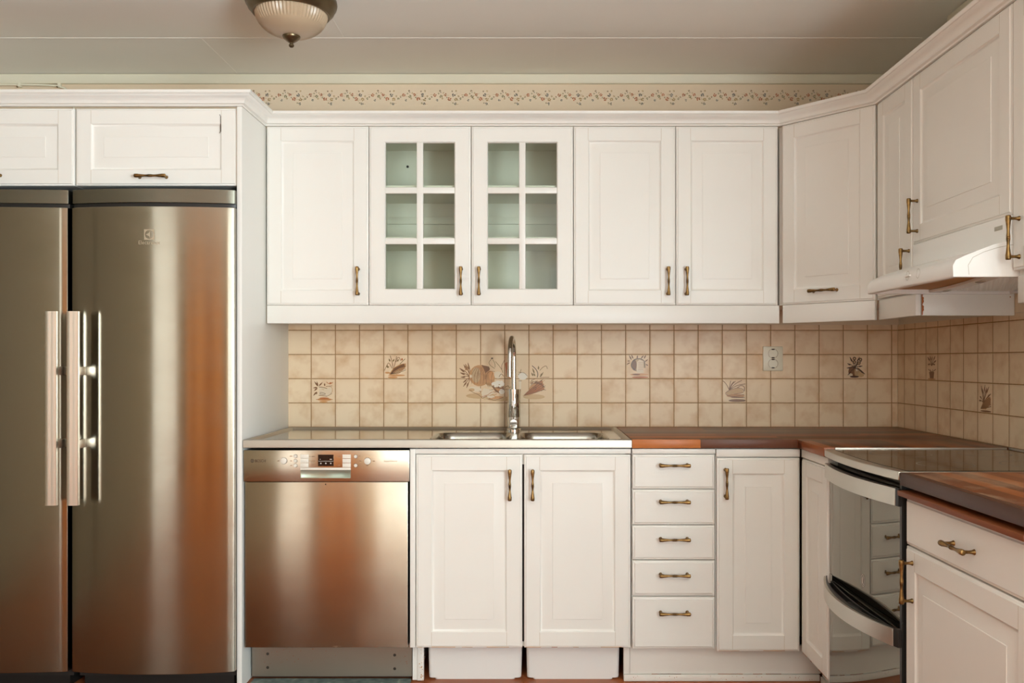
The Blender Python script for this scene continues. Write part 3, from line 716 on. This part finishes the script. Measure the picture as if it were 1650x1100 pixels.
# ------------------------------------------------------------------ worktops, sink, tap
ZC = H-.2825
def rrect(x0, x1, y0, y1, r, n=6):
    pts = []
    for cx, cy, a in ((x1-r, y1-r, 0), (x0+r, y1-r, PI/2), (x0+r, y0+r, PI), (x1-r, y0+r, 1.5*PI)):
        pts += [(cx+r*math.cos(a+PI/2*k/n), cy+r*math.sin(a+PI/2*k/n)) for k in range(n+1)]
    return pts
t = thing('sink_worktop', 'long stainless steel worktop with two sink bowls above the dishwasher', 'worktop', (-.353, -.31, ZC-.031))
T = lambda x: x+.353
TY = lambda y: y+.31
x0, x1, y0, y1 = T(-1.0535), T(.346), TY(-.612), TY(-.010)
zz = .031; dz = .0235
mb = MB()
ring = lambda i, z: [(x0+i, y0+i, z), (x1-i, y0+i, z), (x1-i, y1-i, z), (x0+i, y1-i, z)]
mb.loops([ring(.004, 0), ring(0, .002), ring(0, zz-.003), ring(.0015, zz-.0008), ring(.004, zz), ring(.017, zz), ring(.024, dz)], M['sink_edge'], True, False)
bw = [(T(-.392), T(-.094), TY(-.535), TY(-.215)), (T(-.066), T(.272), TY(-.535), TY(-.215))]
outer = [(p[0], p[1]) for p in ring(.024, 0)]
mb.flat([outer]+[rrect(*b, .06)[::-1] for b in bw], lambda p: (p[0], p[1], dz), M['sink'])
obj('steel_top', mb, t)
for b in bw:
    mb = MB(); L = []
    for i, z in ((-.004, dz+.0015), (.002, dz+.001), (.008, dz-.006), (.012, dz-.02), (.02, dz-.13), (.035, dz-.15), (.08, dz-.155)):
        L.append([(p[0], p[1], z) for p in rrect(b[0]+i, b[1]-i, b[2]+i, b[3]-i, max(.06-i*.3, .02))])
    mb.loops(L, M['bowl'], False, True, smooth=True); bo = obj('sink_bowl', mb, t, fixn=False)
    cx, cy = (b[0]+b[1])/2, (b[2]+b[3])/2
    mb = MB(); mb.lathe([(.035, 0), (.034, .004), (.02, .003), (.002, .003)], (cx, cy, dz-.155), M['chrome'], 'z', 24); obj('drain', mb, bo)
# tap
t = thing('kitchen_tap', 'tall chrome gooseneck kitchen tap behind the two sink bowls', 'tap', (-.0905, -.095, ZC-.0075), math.radians(0))
mb = MB(); mb.lathe([(.031, 0), (.031, .006), (.0270, .009), (.0270, .056), (.0264, .057), (.0270, .058), (.0270, .118), (.0262, .1185), (.0270, .119), (.0272, .15), (.0285, .170), (.0282, .1725), (.018, .172)], (0, 0, 0), M['chrome'], 'z', 32)
obj('tap_body', mb, t)
R = .078; top = H+.1045-(ZC-.0075)-R-.010
path = [(0, 0, .17), (0, 0, top*.6), (0, 0, top)]
for k in range(1, 19): 
    a = PI*k/18*1.03; path.append((-.012*(1-math.cos(a))/2*1.0, -R+R*math.cos(a), top+R*math.sin(a)))
e = path[-1]; path += [(-.0125, e[1], top-.03), (-.0125, e[1]+.001, top-.065)]
mb = MB(); mb.tube(path, .0098, M['chrome'], 20); sp_ = obj('spout', mb, t)
mb = MB(); mb.lathe([(.0112, -.018), (.0112, .010), (.0105, .0105)], (-.0125, e[1]+.001, top-.062), M['chrome'], 'z', 20); obj('aerator', mb, sp_)
mb = MB(); mb.lathe([(.0145, -.052), (.0165, -.048), (.0165, -.03), (.0135, -.0235)], (0, 0, .035), M['chrome'], 'y', 20)
mb.tube([(0, -.047, .045), (0, -.050, .07), (0, -.051, .105), (0, -.050, .128)], [.004, .0032, .0028, .0034], M['chrome'], 10)
mb.bbox(-.016, .016, -.05, -.03, .012, .03, M['chrome'], .004); obj('lever', mb, t)

# hardwood worktops
XC = .944
t = thing('hardwood_worktop', 'dark hardwood L shaped worktop in the corner between sink and cooker', 'worktop', (.35, -.31, ZC-.031))
o_ = (.35, -.31, ZC-.031)
mb = MB(); mb.bbox(.3475-o_[0], XW-.008-o_[0], -.588-o_[1], -.008-o_[1], 0, .031, M['wood_x'], .0008); obj('back_section', mb, t)
mb = MB(); mb.bbox(.3475-o_[0], .594-o_[0], -.612-o_[1], -.5882-o_[1], 0, .031, M['wood_light'], .001); mb.bbox(.5942-o_[0], XC-.0005-o_[0], -.612-o_[1], -.5882-o_[1], 0, .031, M['wood_dark'], .001)
mb.box(XC-.0004-o_[0], XW-.008-o_[0], -.612-o_[1], -.5882-o_[1], 0, .0309, M['wood_x']); obj('front_edge', mb, t)
mb = MB(); mb.bbox(XC-o_[0], XW-.008-o_[0], -.903-o_[1], -.6125-o_[1], 0, .0308, M['wood_y'], .0015); obj('side_section', mb, t)
mb = MB(); mb.bbox(.022, XW-.008-XC, -.92, 0, 0, .0335, M['wood_worn_glare'], .001); mb.bbox(0, .0218, -.92, 0, 0, .0335, M['wood_dark2'], .0015)
o = obj('hardwood_worktop', mb, loc=(XC, -1.511, H-.3215)); tag(o, 'hardwood worktop at the right edge, near side of the cooker', 'worktop')
mb = MB(); mb.bbox(0, .45, -.597, 0, 0, .0135, M['wood_board'], .002)
o = obj('cutting_board', mb, loc=(.936, -1.512, H-.3475)); tag(o, 'pull out wooden cutting board slotted under the right worktop', 'cutting board')

# ------------------------------------------------------------------ dishwasher
t = thing('dishwasher', 'brushed steel dishwasher with a worn front under the sink worktop', 'dishwasher', (-1.0535, -.602, 0))
K = 1/446.3
DX = lambda px: (px-863)*K+1.0535
DZ = lambda py: H-(py-581.5)*K
mb = MB(); mb.box(.003, .592, .024, .575, .148, .858, M['gasket']); mb.box(.004, .590, .085, .12, .01, .10, M['void']); obj('body', mb, t)
mb = MB(); mb.bbox(.004, DX(657), 0, .022, DZ(1043), DZ(776.5), M['dish'], .0015)
mb.lathe([(.0022, -.0006), (.0022, 0)], (DX(524.5), 0, DZ(780)), M['void'], 'y', 8); d = obj('door', mb, t)
mb = MB(); c = obj('control_panel', MB().bbox(.0005, DX(659.6), -.004, .022, DZ(775.5), DZ(725), M['dish_panel'], .0012), t)
PY = -.004
mb = MB(); text_into(mb, 'BOSCH', 16.5*K, DX(420), DZ(742), PY-.0004, M['print'], height=4.6*K)
n = 20
mb.flat([[(DX(407)+2.9*K*math.cos(2*PI*k/n), DZ(742)+2.9*K*math.sin(2*PI*k/n)) for k in range(n)], [(DX(407)+2.2*K*math.cos(2*PI*k/n), DZ(742)+2.2*K*math.sin(2*PI*k/n)) for k in range(n)]], lambda p: (p[0], PY-.0004, p[1]), M['print'])
mb.box(DX(406), DX(406.6), PY-.0005, PY, DZ(744), DZ(740), M['print']); mb.box(DX(407.4), DX(408), PY-.0005, PY, DZ(744), DZ(740), M['print']); mb.box(DX(406), DX(408), PY-.0005, PY, DZ(742.3), DZ(741.7), M['print'])
obj('logo', mb, c, fixn=False)
mb = MB(); text_into(mb, 'SuperSilence', 21*K, DX(629.5), DZ(742.8), PY-.0004, M['print_soft']); obj('lettering', mb, c, fixn=False)
for px, py, w in ((449, 742, 3), (469.5, 734.5, 4), (469.5, 742, 3), (469.5, 749.5, 3), (505, 735, 5), (505, 742, 7), (505, 749, 6), (546.5, 735, 5), (546.5, 749, 4), (580.5, 742.5, 4), (602.5, 742.5, 4), (500, 735, 1), (500, 742, 1), (500, 749, 1), (592, 749.5, 4), (580, 734.5, 1)):
    mb = MB(); mb.box(DX(px)-w*K/2, DX(px)+w*K/2, PY-.0004, PY, DZ(py)-.5*K, DZ(py)+.5*K, M['print_soft']); obj('printed_mark', mb, c)
for px, py, r in ((457.6, 742, 5), (592.5, 742.5, 5.2), (476.5, 734.5, 2.7), (476.5, 742, 2.7), (476.5, 749.5, 2.7), (573.5, 735, 2.7), (573.5, 749.5, 2.7)):
    mb = MB(); mb.lathe([(r*K+.0008, -.0005), (r*K+.0008, 0)], (DX(px), PY, DZ(py)), M['print'], 'y', 20); mb.lathe([(r*K*.8, -.0055), (r*K, -.004), (r*K, 0)], (DX(px), PY, DZ(py)), M['keys'], 'y', 20)
    obj('button', mb, c)
for x0, x1 in ((484.5, 497.6), (552.3, 565.6)):
    for k in range(3):
        mb = MB(); mb.bbox(DX(x0), DX(x1), PY-.002, PY, DZ(738.2+k*7), DZ(731.8+k*7), M['keys'], .0006); obj('button', mb, c)
mb = MB(); mb.box(DX(513), DX(538), PY-.0012, PY, DZ(750.5), DZ(732), M['display']); 
mb.box(DX(513.5), DX(537.5), PY-.0015, PY, DZ(742.8), DZ(742.3), M['lit'])
for px in (517.5, 525.5, 533.5): mb.box(DX(px-1), DX(px+1), PY-.0016, PY, DZ(747), DZ(745), M['lit'])
mb.box(DX(532), DX(535.5), PY-.0016, PY, DZ(740), DZ(739), M['lit']); mb.box(DX(516), DX(517), PY-.0016, PY, DZ(740), DZ(739), M['lit'])
obj('display', mb, c)
mb = MB(); mb.bbox(DX(484.5), DX(565.6), PY-.004, PY, DZ(756.6), DZ(752.9), M['keys'], .0008)
fr = lambda i, y: rect(DX(484.5)+i, DX(565.6)-i, DZ(770)+i, DZ(756.8)-i, y)
mb.loops([fr(0, PY), fr(.0004, PY-.002), fr(.0015, PY-.002), fr(.004, PY-.0003)], M['recess'], False, True)
obj('handle', mb, c)
mb = MB(); mb.box(.004, .5955, .080, .084, .014, .146, M['kick'])
for px, pz in ((.062, .097), (.062, .0465), (.532, .0925), (.532, .042)): mb.lathe([(.0055, -.0006), (.0055, 0)], (px, .080, pz), M['void'], 'y', 10)
rk = random.Random(11)
for k in range(46):
    px = rk.choice((rk.gauss(.15, .05), rk.gauss(.16, .07), rk.gauss(.575, .012))); pz = rk.uniform(.06, .135); r = rk.uniform(.0006, .0019)
    if .01 < px < .588: mb.lathe([(r, -.0003), (r, 0)], (px, .080, pz), M['rust'], 'y', 6)
obj('kick_plate', mb, t)
mb = MB(); rg = random.Random(2); pts = [(-1.045, -.515), (-.462, -.515)]
pts += [(-.462+rg.uniform(-.004, .004), -.515-.02*k) for k in range(1, 10)] + [(-.462-.0292*k, -.72+rg.uniform(-.012, .012)) for k in range(0, 21)] + [(-1.045+rg.uniform(-.004, .004), -.715+.02*k) for k in range(0, 10)]
mb.prism(pts, .0003, .004, M['mat_floor']); o = obj('floor_patch', mb); tag(o, 'ragged grey green lino patch on the floor under the dishwasher', 'flooring patch')

# ------------------------------------------------------------------ base cabinets, back run
BG = 'white base cabinets under the worktops'
YB = -.602
z0 = .145; top = .8635
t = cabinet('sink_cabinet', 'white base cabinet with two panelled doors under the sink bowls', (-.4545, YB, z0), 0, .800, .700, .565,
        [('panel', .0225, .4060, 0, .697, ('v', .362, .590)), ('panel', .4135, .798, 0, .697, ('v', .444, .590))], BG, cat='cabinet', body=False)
mb = MB(); mb.box(.0008, .7992, .021, .040, .66, .7175, M['paint']); mb.box(.0008, .018, .021, .565, 0, .7175, M['paint']); mb.box(.0008, .018, .070, .565, -.141, 0, M['paint']); mb.box(.782, .7992, .021, .565, 0, .7175, M['paint']); mb.box(.018, .782, .021, .565, 0, .016, M['paint'])
mb.box(.396, .424, .026, .040, .016, .66, M['void']); obj('body', mb, t)
obj('top_rail', MB().bbox(.0205, .799, .001, .0205, .7005, .7180, M['paint'], .001), t)
obj('filler_strip', MB().bbox(.001, .0200, -.001, .0205, .001, .7180, M['paint'], .0015), t)
mb = MB(); mb.bbox(.0185, .042, .066, .086, -.142, -.0005, M['paint'], .001)
for k in range(16):
    r = rk.uniform(.001, .0026); mb.lathe([(r, -.0003), (r, 0)], (rk.gauss(.036, .004), .066, rk.uniform(-.14, -.02)), M['tan'], 'y', 6)
obj('foot', mb, t)
# drawers
t = cabinet('drawer_cabinet', 'narrow white base cabinet with five stacked drawers', (.3475, YB, .139), 0, .303, .724, .565,
        [('drawer', .003, .300, .7185-.139, .8420-.139, ('h', .152, .805-.139)), ('drawer', .003, .300, .5895-.139, .7155-.139, ('h', .152, .674-.139)), ('drawer', .003, .300, .4625-.139, .5860-.139, ('h', .152, .539-.139)),
         ('drawer', .003, .300, .3330-.139, .4590-.139, ('h', .152, .4105-.139)), ('drawer', .003, .300, .141-.139, .3270-.139, ('h', .152, .2735-.139))], BG, top_rail=(.8455-.139, .8630-.139))
mb = MB(); mb.box(.02, .283, -.0004, .004, .3279-.139, .3318-.139, M['void']); obj('gap_shadow_strip', mb, t) if False else None
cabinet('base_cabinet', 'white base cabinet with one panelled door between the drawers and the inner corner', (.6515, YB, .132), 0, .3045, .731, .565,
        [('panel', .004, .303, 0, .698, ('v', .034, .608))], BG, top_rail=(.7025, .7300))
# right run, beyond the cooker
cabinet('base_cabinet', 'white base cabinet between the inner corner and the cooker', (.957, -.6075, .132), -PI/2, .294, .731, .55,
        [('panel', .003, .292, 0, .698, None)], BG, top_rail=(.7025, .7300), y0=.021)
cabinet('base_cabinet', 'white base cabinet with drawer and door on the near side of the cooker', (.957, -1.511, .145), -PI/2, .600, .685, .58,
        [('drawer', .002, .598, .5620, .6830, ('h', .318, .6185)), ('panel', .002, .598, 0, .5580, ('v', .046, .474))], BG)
# plinths and bins
t = thing('plinth', 'white plinth board under the drawer cabinet, worn along its bottom strip', 'plinth', (.325, -.53, 0))
mb = MB(); mb.bbox(.0235, .728, 0, .016, .026, .1305, M['paint'], .001); obj('board', mb, t)
mb = MB(); mb.bbox(0, .0225, -.001, .016, .026, .1385, M['paint'], .001); obj('end_post', mb, t)
mb = MB(); mb.bbox(0, .722, -.008, .016, .001, .0245, M['paint'], .0015)
for k in range(30):
    r = rk.uniform(.0004, .0016); mb.box(rk.uniform(.01, .6), rk.uniform(.62, .65), 0, 0, 0, 0, M['tan']) if False else mb.lathe([(r, -.0003), (r, 0)], (rk.uniform(.02, .7), -.008, rk.uniform(.006, .022)), M['rust'], 'y', 6)
for k in range(9):
    x = rk.uniform(.05, .6); mb.box(x, x+rk.uniform(.02, .09), -.0003, .002, .0243, .0256, M['rust'])
obj('base_strip', mb, t)
t = thing('plinth', 'short white plinth under the base cabinet left of the cooker', 'plinth', (1.050, -.555, 0), -PI/2)
mb = MB(); mb.bbox(0, .344, 0, .016, .026, .1305, M['paint'], .001); obj('board', mb, t)
mb = MB(); mb.bbox(0, .344, -.006, .016, .001, .0245, M['paint'], .001); obj('base_strip', mb, t)
t = thing('plinth', 'white plinth under the base cabinet on the near side of the cooker', 'plinth', (1.050, -1.513, 0), -PI/2)
obj('board', MB().bbox(0, .594, 0, .016, .026, .1445, M['paint'], .001), t); obj('base_strip', MB().bbox(0, .594, -.006, .016, .001, .0245, M['paint'], .001), t)
def bin_(x0, x1, lbl):
    mb = MB(); w = x1-x0; hw = w/2; L = []
    for z, i in ((.004, .006), (.006, .003), (.012, .0025), (.135, .0), (.139, .0), (.139, .003), (.02, .006)):
        L.append([(p[0], p[1], z) for p in rrect(-hw+i, hw-i, -.15+i, .15-i, .014, 4)])
    mb.loops(L, M['bin'], True, True, smooth=True)
    mb.prism(rrect(-hw+.026, hw-.026, -.147, .147, .01, 3), .0005, .006, M['bin'])
    o = obj('storage_bin', mb, loc=((x0+x1)/2, -.515+.15, 0)); tag(o, lbl, 'bin', 'white bins under the sink cabinet')
bin_(-.3995, -.0505, 'white plastic bin on the floor under the left sink door')
bin_(-.0345, .3120, 'white plastic bin on the floor under the right sink door')

# ------------------------------------------------------------------ cooker
t = thing('cooker', 'freestanding cooker with black glass hob and bowed mirrored oven doors', 'cooker', (.957, -.9075, 0), -PI/2)
w = .594
bow = lambda x, b, y0: y0-b*(1-(2*x/w-1)**2)
N = 28; xs = [w*k/N for k in range(N+1)]
def band(mb, b, y0, b2, y2, z0, z1, mt, xa=0., xb=1., smooth=True):
    X = [w*(xa+(xb-xa)*k/N) for k in range(N+1)]
    mb.prism([(x, bow(x, b, y0)) for x in X]+[(x, bow(x, b2, y2)) for x in X[::-1]], z0, z1, mt, smooth=smooth)
mb = MB(); mb.box(.003, w-.003, .03, .585, .0, .862, M['black']); mb.box(w-.013, w-.0005, -.004, .03, .03, .862, M['black']); obj('body', mb, t)
zt_ = H-.2880
hob = obj('hob_frame', (lambda b: (b.prism([(x, bow(x, .022, -.013)) for x in xs]+[(w, .585), (0, .585)], zt_-.0225, zt_, M['steel_trim'], smooth=True), b)[1])(MB()), t, bevel=.002)
obj('side_trim', MB().bbox(-.0032, .0006, .022, .584, zt_-.02, zt_+.0050, M['sink_edge'], .0008), hob)
mb = MB(); X = [.012+(w-.020)*k/N for k in range(N+1)]
mb.prism([(x, bow(x, .020, .018)) for x in X]+[(w-.008, .578), (.012, .578)], zt_-.002, zt_+.0012, M['hob']); obj('hob_glass', mb, t)
for cx, cy, r in ((.16, .17, .09), (.44, .18, .075), (.16, .43, .075), (.44, .43, .09)):
    mb = MB(); n = 36
    mb.flat([[(cx+r*math.cos(2*PI*k/n), cy+r*math.sin(2*PI*k/n)) for k in range(n)], [(cx+(r-.0015)*math.cos(2*PI*k/n), cy+(r-.0015)*math.sin(2*PI*k/n)) for k in range(n)]], lambda p: (p[0], p[1], zt_+.0014), M['label_grey']); obj('zone_ring', mb, hob, fixn=False)
def oven(name, z0, z1):
    mb = MB(); band(mb, .012, .004, .012, .026, z0, z1, M['oven_glass'], 0, .975); return obj(name, mb, t)
d1 = oven('oven_door', .4900, .8480); d2 = oven('oven_door', .060, .4880)
mb = MB(); band(mb, .032, -.012, .026, .002, H-.379, H-.333, M['steel_trim'], .0, .972); band(mb, .032, -.0115, .012, .010, H-.379, H-.3335, M['black'], .974, .996)
obj('handle', mb, d1, bevel=.0008)
mb = MB(); band(mb, .058, -.014, .054, -.008, H-.747, H-.702, M['steel_trim'], .0, .968); band(mb, .056, -.0125, .012, .010, H-.747, H-.7005, M['black'], .970, .996)
h2 = obj('handle', mb, d2, bevel=.0006)
mb = MB(); band(mb, .054, -.0078, .012, .0035, H-.742, H-.725, M['black'], 0, .97); band(mb, .054, -.0078, .050, -.0035, H-.742, H-.7005, M['black'], 0, .97)
band(mb, .024, .002, .020, .004, H-.726, H-.710, M['black'], .05, .93); mb.box(.26, .36, -.03, -.012, H-.726, H-.716, M['black']); obj('handle_tray', mb, h2)
mb = MB(); n = 24
for r0, r1 in ((1, .84), (.66, .56)):
    cx, cz = .330, H-.636
    mb.flat([[(cx+.0145*r0*math.cos(2*PI*k/n), cz+.0185*r0*math.sin(2*PI*k/n)) for k in range(n)], [(cx+.0145*r1*math.cos(2*PI*k/n), cz+.0185*r1*math.sin(2*PI*k/n)) for k in range(n)]], lambda p: (p[0], bow(p[0], .012, .004)-.0006, p[1]), M['lit'])
mb.box(cx-.003, cx+.003, -.0097, -.0086, cz-.008, cz+.008, M['lit'])
obj('logo', mb, d1, fixn=False)

# ------------------------------------------------------------------ cooker hood
t = thing('cooker_hood', 'white curved cooker hood under the short wall cabinet, above the hob', 'hood', (XR, -.9435, H+.215), -PI/2)
w = .5955; DP = XW-.010-XR
mb = MB()
sec = [(0, .160), (0, .088), (-.045, .078), (-.090, .063), (-.125, .049), (-.139, .040), (-.145, .028), (-.146, .004), (-.144, 0)]
# shell: front slope and lip, thin bottom rim, open underneath
mb.prism([(a, b) for a, b in sec]+[(-.128, 0), (-.128, .018), (DP-.01, .030), (DP-.01, .160)], .0, w, M['hood'], 'x')
for x0, x1 in ((0, .016), (w-.016, w)): mb.box(x0, x1, -.130, DP-.01, 0, .032, M['hood'])
mb.box(.016, w-.016, DP-.026, DP-.01, 0, .032, M['hood'])
obj('housing', mb, t, bevel=.003)
# raised end cap, near side
cap = [(-.148, .001), (-.149, .030), (-.141, .044), (-.120, .054), (-.085, .068), (-.045, .083), (0, .094), (.06, .103), (.16, .108), (.30, .108), (.30, .001)]
mb = MB(); mb.prism([(a, b) for a, b in cap], w-.002, w+.0012, M['hood'], 'x')
ln = [(-.108, .006), (-.110, .030), (-.098, .050), (-.070, .064), (-.035, .075), (0, .082), (.03, .084)]
for (a, b), (c_, d_) in zip(ln, ln[1:]):
    dd = Vector((c_-a, d_-b)).normalized()*.0006; mb.add([(w+.0016, a-dd.y, b+dd.x), (w+.0016, c_-dd.y, d_+dd.x), (w+.0016, c_+dd.y, d_-dd.x), (w+.0016, a+dd.y, b-dd.x)], [(0, 1, 2, 3)], M['label_grey'])
obj('end_cap', mb, t, fixn=False)
# underside: brown tray, white curved frame and grease filter
mb = MB(); mb.box(.018, w-.018, -.126, DP-.03, .0145, .0175, M['brown_tape']); obj('under_tray', mb, t)
fx = lambda x: .045-.085*max(0, (x-.05)/(w-.1))**1.6
mb = MB(); X = [.02+(w-.04)*k/24 for k in range(25)]
mb.prism([(x, fx(x)) for x in X]+[(x, fx(x)+.038) for x in X[::-1]], .0035, .0140, M['hood']); fr_ = obj('filter_frame', mb, t, bevel=.002)
for x in (.12, .43):
    mb = MB(); y = fx(x)+.015; mb.bbox(x-.02, x+.02, y-.005, y+.005, .0005, .0036, M['label_grey'], .001); mb.box(x-.016, x+.016, y-.003, y+.003, .0002, .001, M['print']); obj('latch', mb, fr_)
mb = MB()
mb.box(.02, w-.02, .05, DP-.03, .0115, .0140, M['void'])
for k in range(26):
    y = .0+k*.0115
    xa = next((x for x in X if fx(x)+.038 < y), None)
    if xa is None: continue
    if y < DP-.032: mb.box(xa, w-.02, y, y+.0070, .0085, .0112, M['mesh'])
for k in range(24):
    x = .03+k*.0235; mb.box(x, x+.0065, max(fx(x)+.038, .0), DP-.032, .0080, .0110, M['mesh'])
obj('grease_filter', mb, t)
# faint control marks on the lip and a rating label
for x, zc in ((.315, .030), (.385, .030)):
    mb = MB(); n = 16
    mb.flat([[(x+.012*math.cos(2*PI*k/n), zc+.014*math.sin(2*PI*k/n)) for k in range(n)], [(x+.0105*math.cos(2*PI*k/n), zc+.0125*math.sin(2*PI*k/n)) for k in range(n)]], lambda p: (p[0], -.1452-.002*(p[1] < .03)-.0012, p[1]), M['label_grey'])
    obj('control_mark', mb, t, fixn=False)
mb = MB(); mb.bbox(.300, .331, -.1500, -.140, .0265, .0315, M['plastic'], .001); obj('slider', mb, t)
mb = MB(); mb.box(.515, .555, -.0008, 0, .128, .139, M['label_grey']); obj('rating_label', mb, t)

# ------------------------------------------------------------------ socket on the backsplash
t = thing('wall_socket', 'white double power socket on the beige tiles right of centre', 'socket', (1.013, -.0068, H+.0105))
mb = MB(); mb.bbox(-.0425, .0425, -.011, 0, -.052, .052, M['ivory'], .003); obj('cover_plate', mb, t)
for zc in (.0215, -.0215):
    mb = MB(); mb.lathe([(.0205, -.0112), (.0205, -.0125), (.0192, -.0127), (.0185, -.0085), (.001, -.0085)], (0, 0, zc), M['ivory'], 'y', 28)
    for dx, dz_ in ((-.009, -.002), (.009, -.002)): mb.lathe([(.0032, -.0090), (.0032, -.008)], (dx, 0, zc+dz_), M['black'], 'y', 10)
    mb.box(-.006, .006, -.0128, -.009, zc+.0155, zc+.0195, M['void']); mb.box(-.006, .006, -.0128, -.009, zc-.0195, zc-.0155, M['void'])
    n = 24; mb.flat([[(.0210*math.cos(2*PI*k/n), zc+.0210*math.sin(2*PI*k/n)) for k in range(n)], [(.0200*math.cos(2*PI*k/n), zc+.0200*math.sin(2*PI*k/n)) for k in range(n)]], lambda p: (p[0], -.0129, p[1]), M['print_soft'])
    obj('outlet', mb, t)

# ------------------------------------------------------------------ ceiling light
t = thing('ceiling_light', 'round bronze ceiling light with a ribbed frosted glass bowl', 'ceiling light', (-.800, -.900, CEIL))
mb = MB(); mb.lathe([(.120, 0), (.128, -.006), (.130, -.016), (.136, -.022), (.138, -.034), (.146, -.042), (.1475, -.052), (.145, -.062), (.139, -.070), (.1375, -.076), (.130, -.084), (.124, -.0915), (.119, -.092), (.115, -.086)], (0, 0, 0), M['lamp_metal'], 'z', 56); obj('mounting_ring', mb, t)
mb = MB(); L = []; n = 120
for k in range(13):
    a = PI/2*k/12; r = .1165*math.cos(a)**.8 if k < 12 else .012; z = -.080-.083*math.sin(a)
    L.append([((r*(1+.012*(1 if j % 2 else -1)*(1-k/12)))*math.cos(2*PI*j/n) for j in range(0)) for _ in ()] or
             [(r*(1+.016*(1 if j % 2 else -1)*math.cos(a))*math.cos(2*PI*j/n), r*(1+.016*(1 if j % 2 else -1)*math.cos(a))*math.sin(2*PI*j/n), z) for j in range(n)])
mb.loops(L, M['lamp_glass'], False, True, smooth=True); obj('glass_shade', mb, t)
mb = MB(); mb.lathe([(.028, -.158), (.029, -.163), (.026, -.169), (.018, -.176), (.011, -.181), (.006, -.184), (.006, -.187), (.0085, -.190), (.0085, -.194), (.005, -.198), (.001, -.199)], (0, 0, 0), M['lamp_metal'], 'z', 28); obj('finial', mb, t)

# ------------------------------------------------------------------ light, sky, camera
def area(name, loc, rot, sx, sy, power, col):
    l = bpy.data.lights.new(name, 'AREA'); l.shape = 'RECTANGLE'; l.size = sx; l.size_y = sy; l.energy = power; l.color = col
    o = bpy.data.objects.new(name, l); COL.objects.link(o); o.location = loc; o.rotation_euler = rot; return o
area('window_daylight', (XW+.16, (W1[0]+W1[1])/2, (W1[2]+W1[3])/2), (0, PI/2+math.radians(24), 0), W1[3]-W1[2], W1[1]-W1[0], 425, (.845, .975, 1.05))
area('rear_fill', ((W2[0]+W2[1])/2, RY-.10, (W2[2]+W2[3])/2), (PI/2, 0, 0), W2[1]-W2[0], W2[3]-W2[2], 14, (.845, .975, 1.05))  # added fill lamp at the made-up rear window, evens the cabinet fronts
wd = bpy.data.worlds.new('sky'); S.world = wd; wd.use_nodes = True
wd.node_tree.nodes['Background'].inputs[0].default_value = (.85, .92, 1, 1); wd.node_tree.nodes['Background'].inputs[1].default_value = 1.0

cam = bpy.data.cameras.new('camera'); co = bpy.data.objects.new('camera', cam); COL.objects.link(co)
co.location = (0, -3.82, H); co.rotation_euler = (PI/2, 0, 0)
cam.sensor_width = 36; cam.lens = 36*1436/1650; cam.shift_x = -38/1650; cam.shift_y = 31.5/1650; cam.clip_start = .05
S.camera = co
S.view_settings.view_transform = 'Standard'; S.view_settings.look = 'None'; S.view_settings.gamma = 1
S.view_settings.exposure = -0.09; S.view_settings.use_curve_mapping = False
S.cycles.max_bounces = 10; S.cycles.diffuse_bounces = 6; S.cycles.glossy_bounces = 5; S.cycles.transmission_bounces = 6; S.cycles.transparent_max_bounces = 12
S.cycles.caustics_reflective = False; S.cycles.caustics_refractive = False; S.cycles.use_denoising = True; S.cycles.sample_clamp_indirect = 6
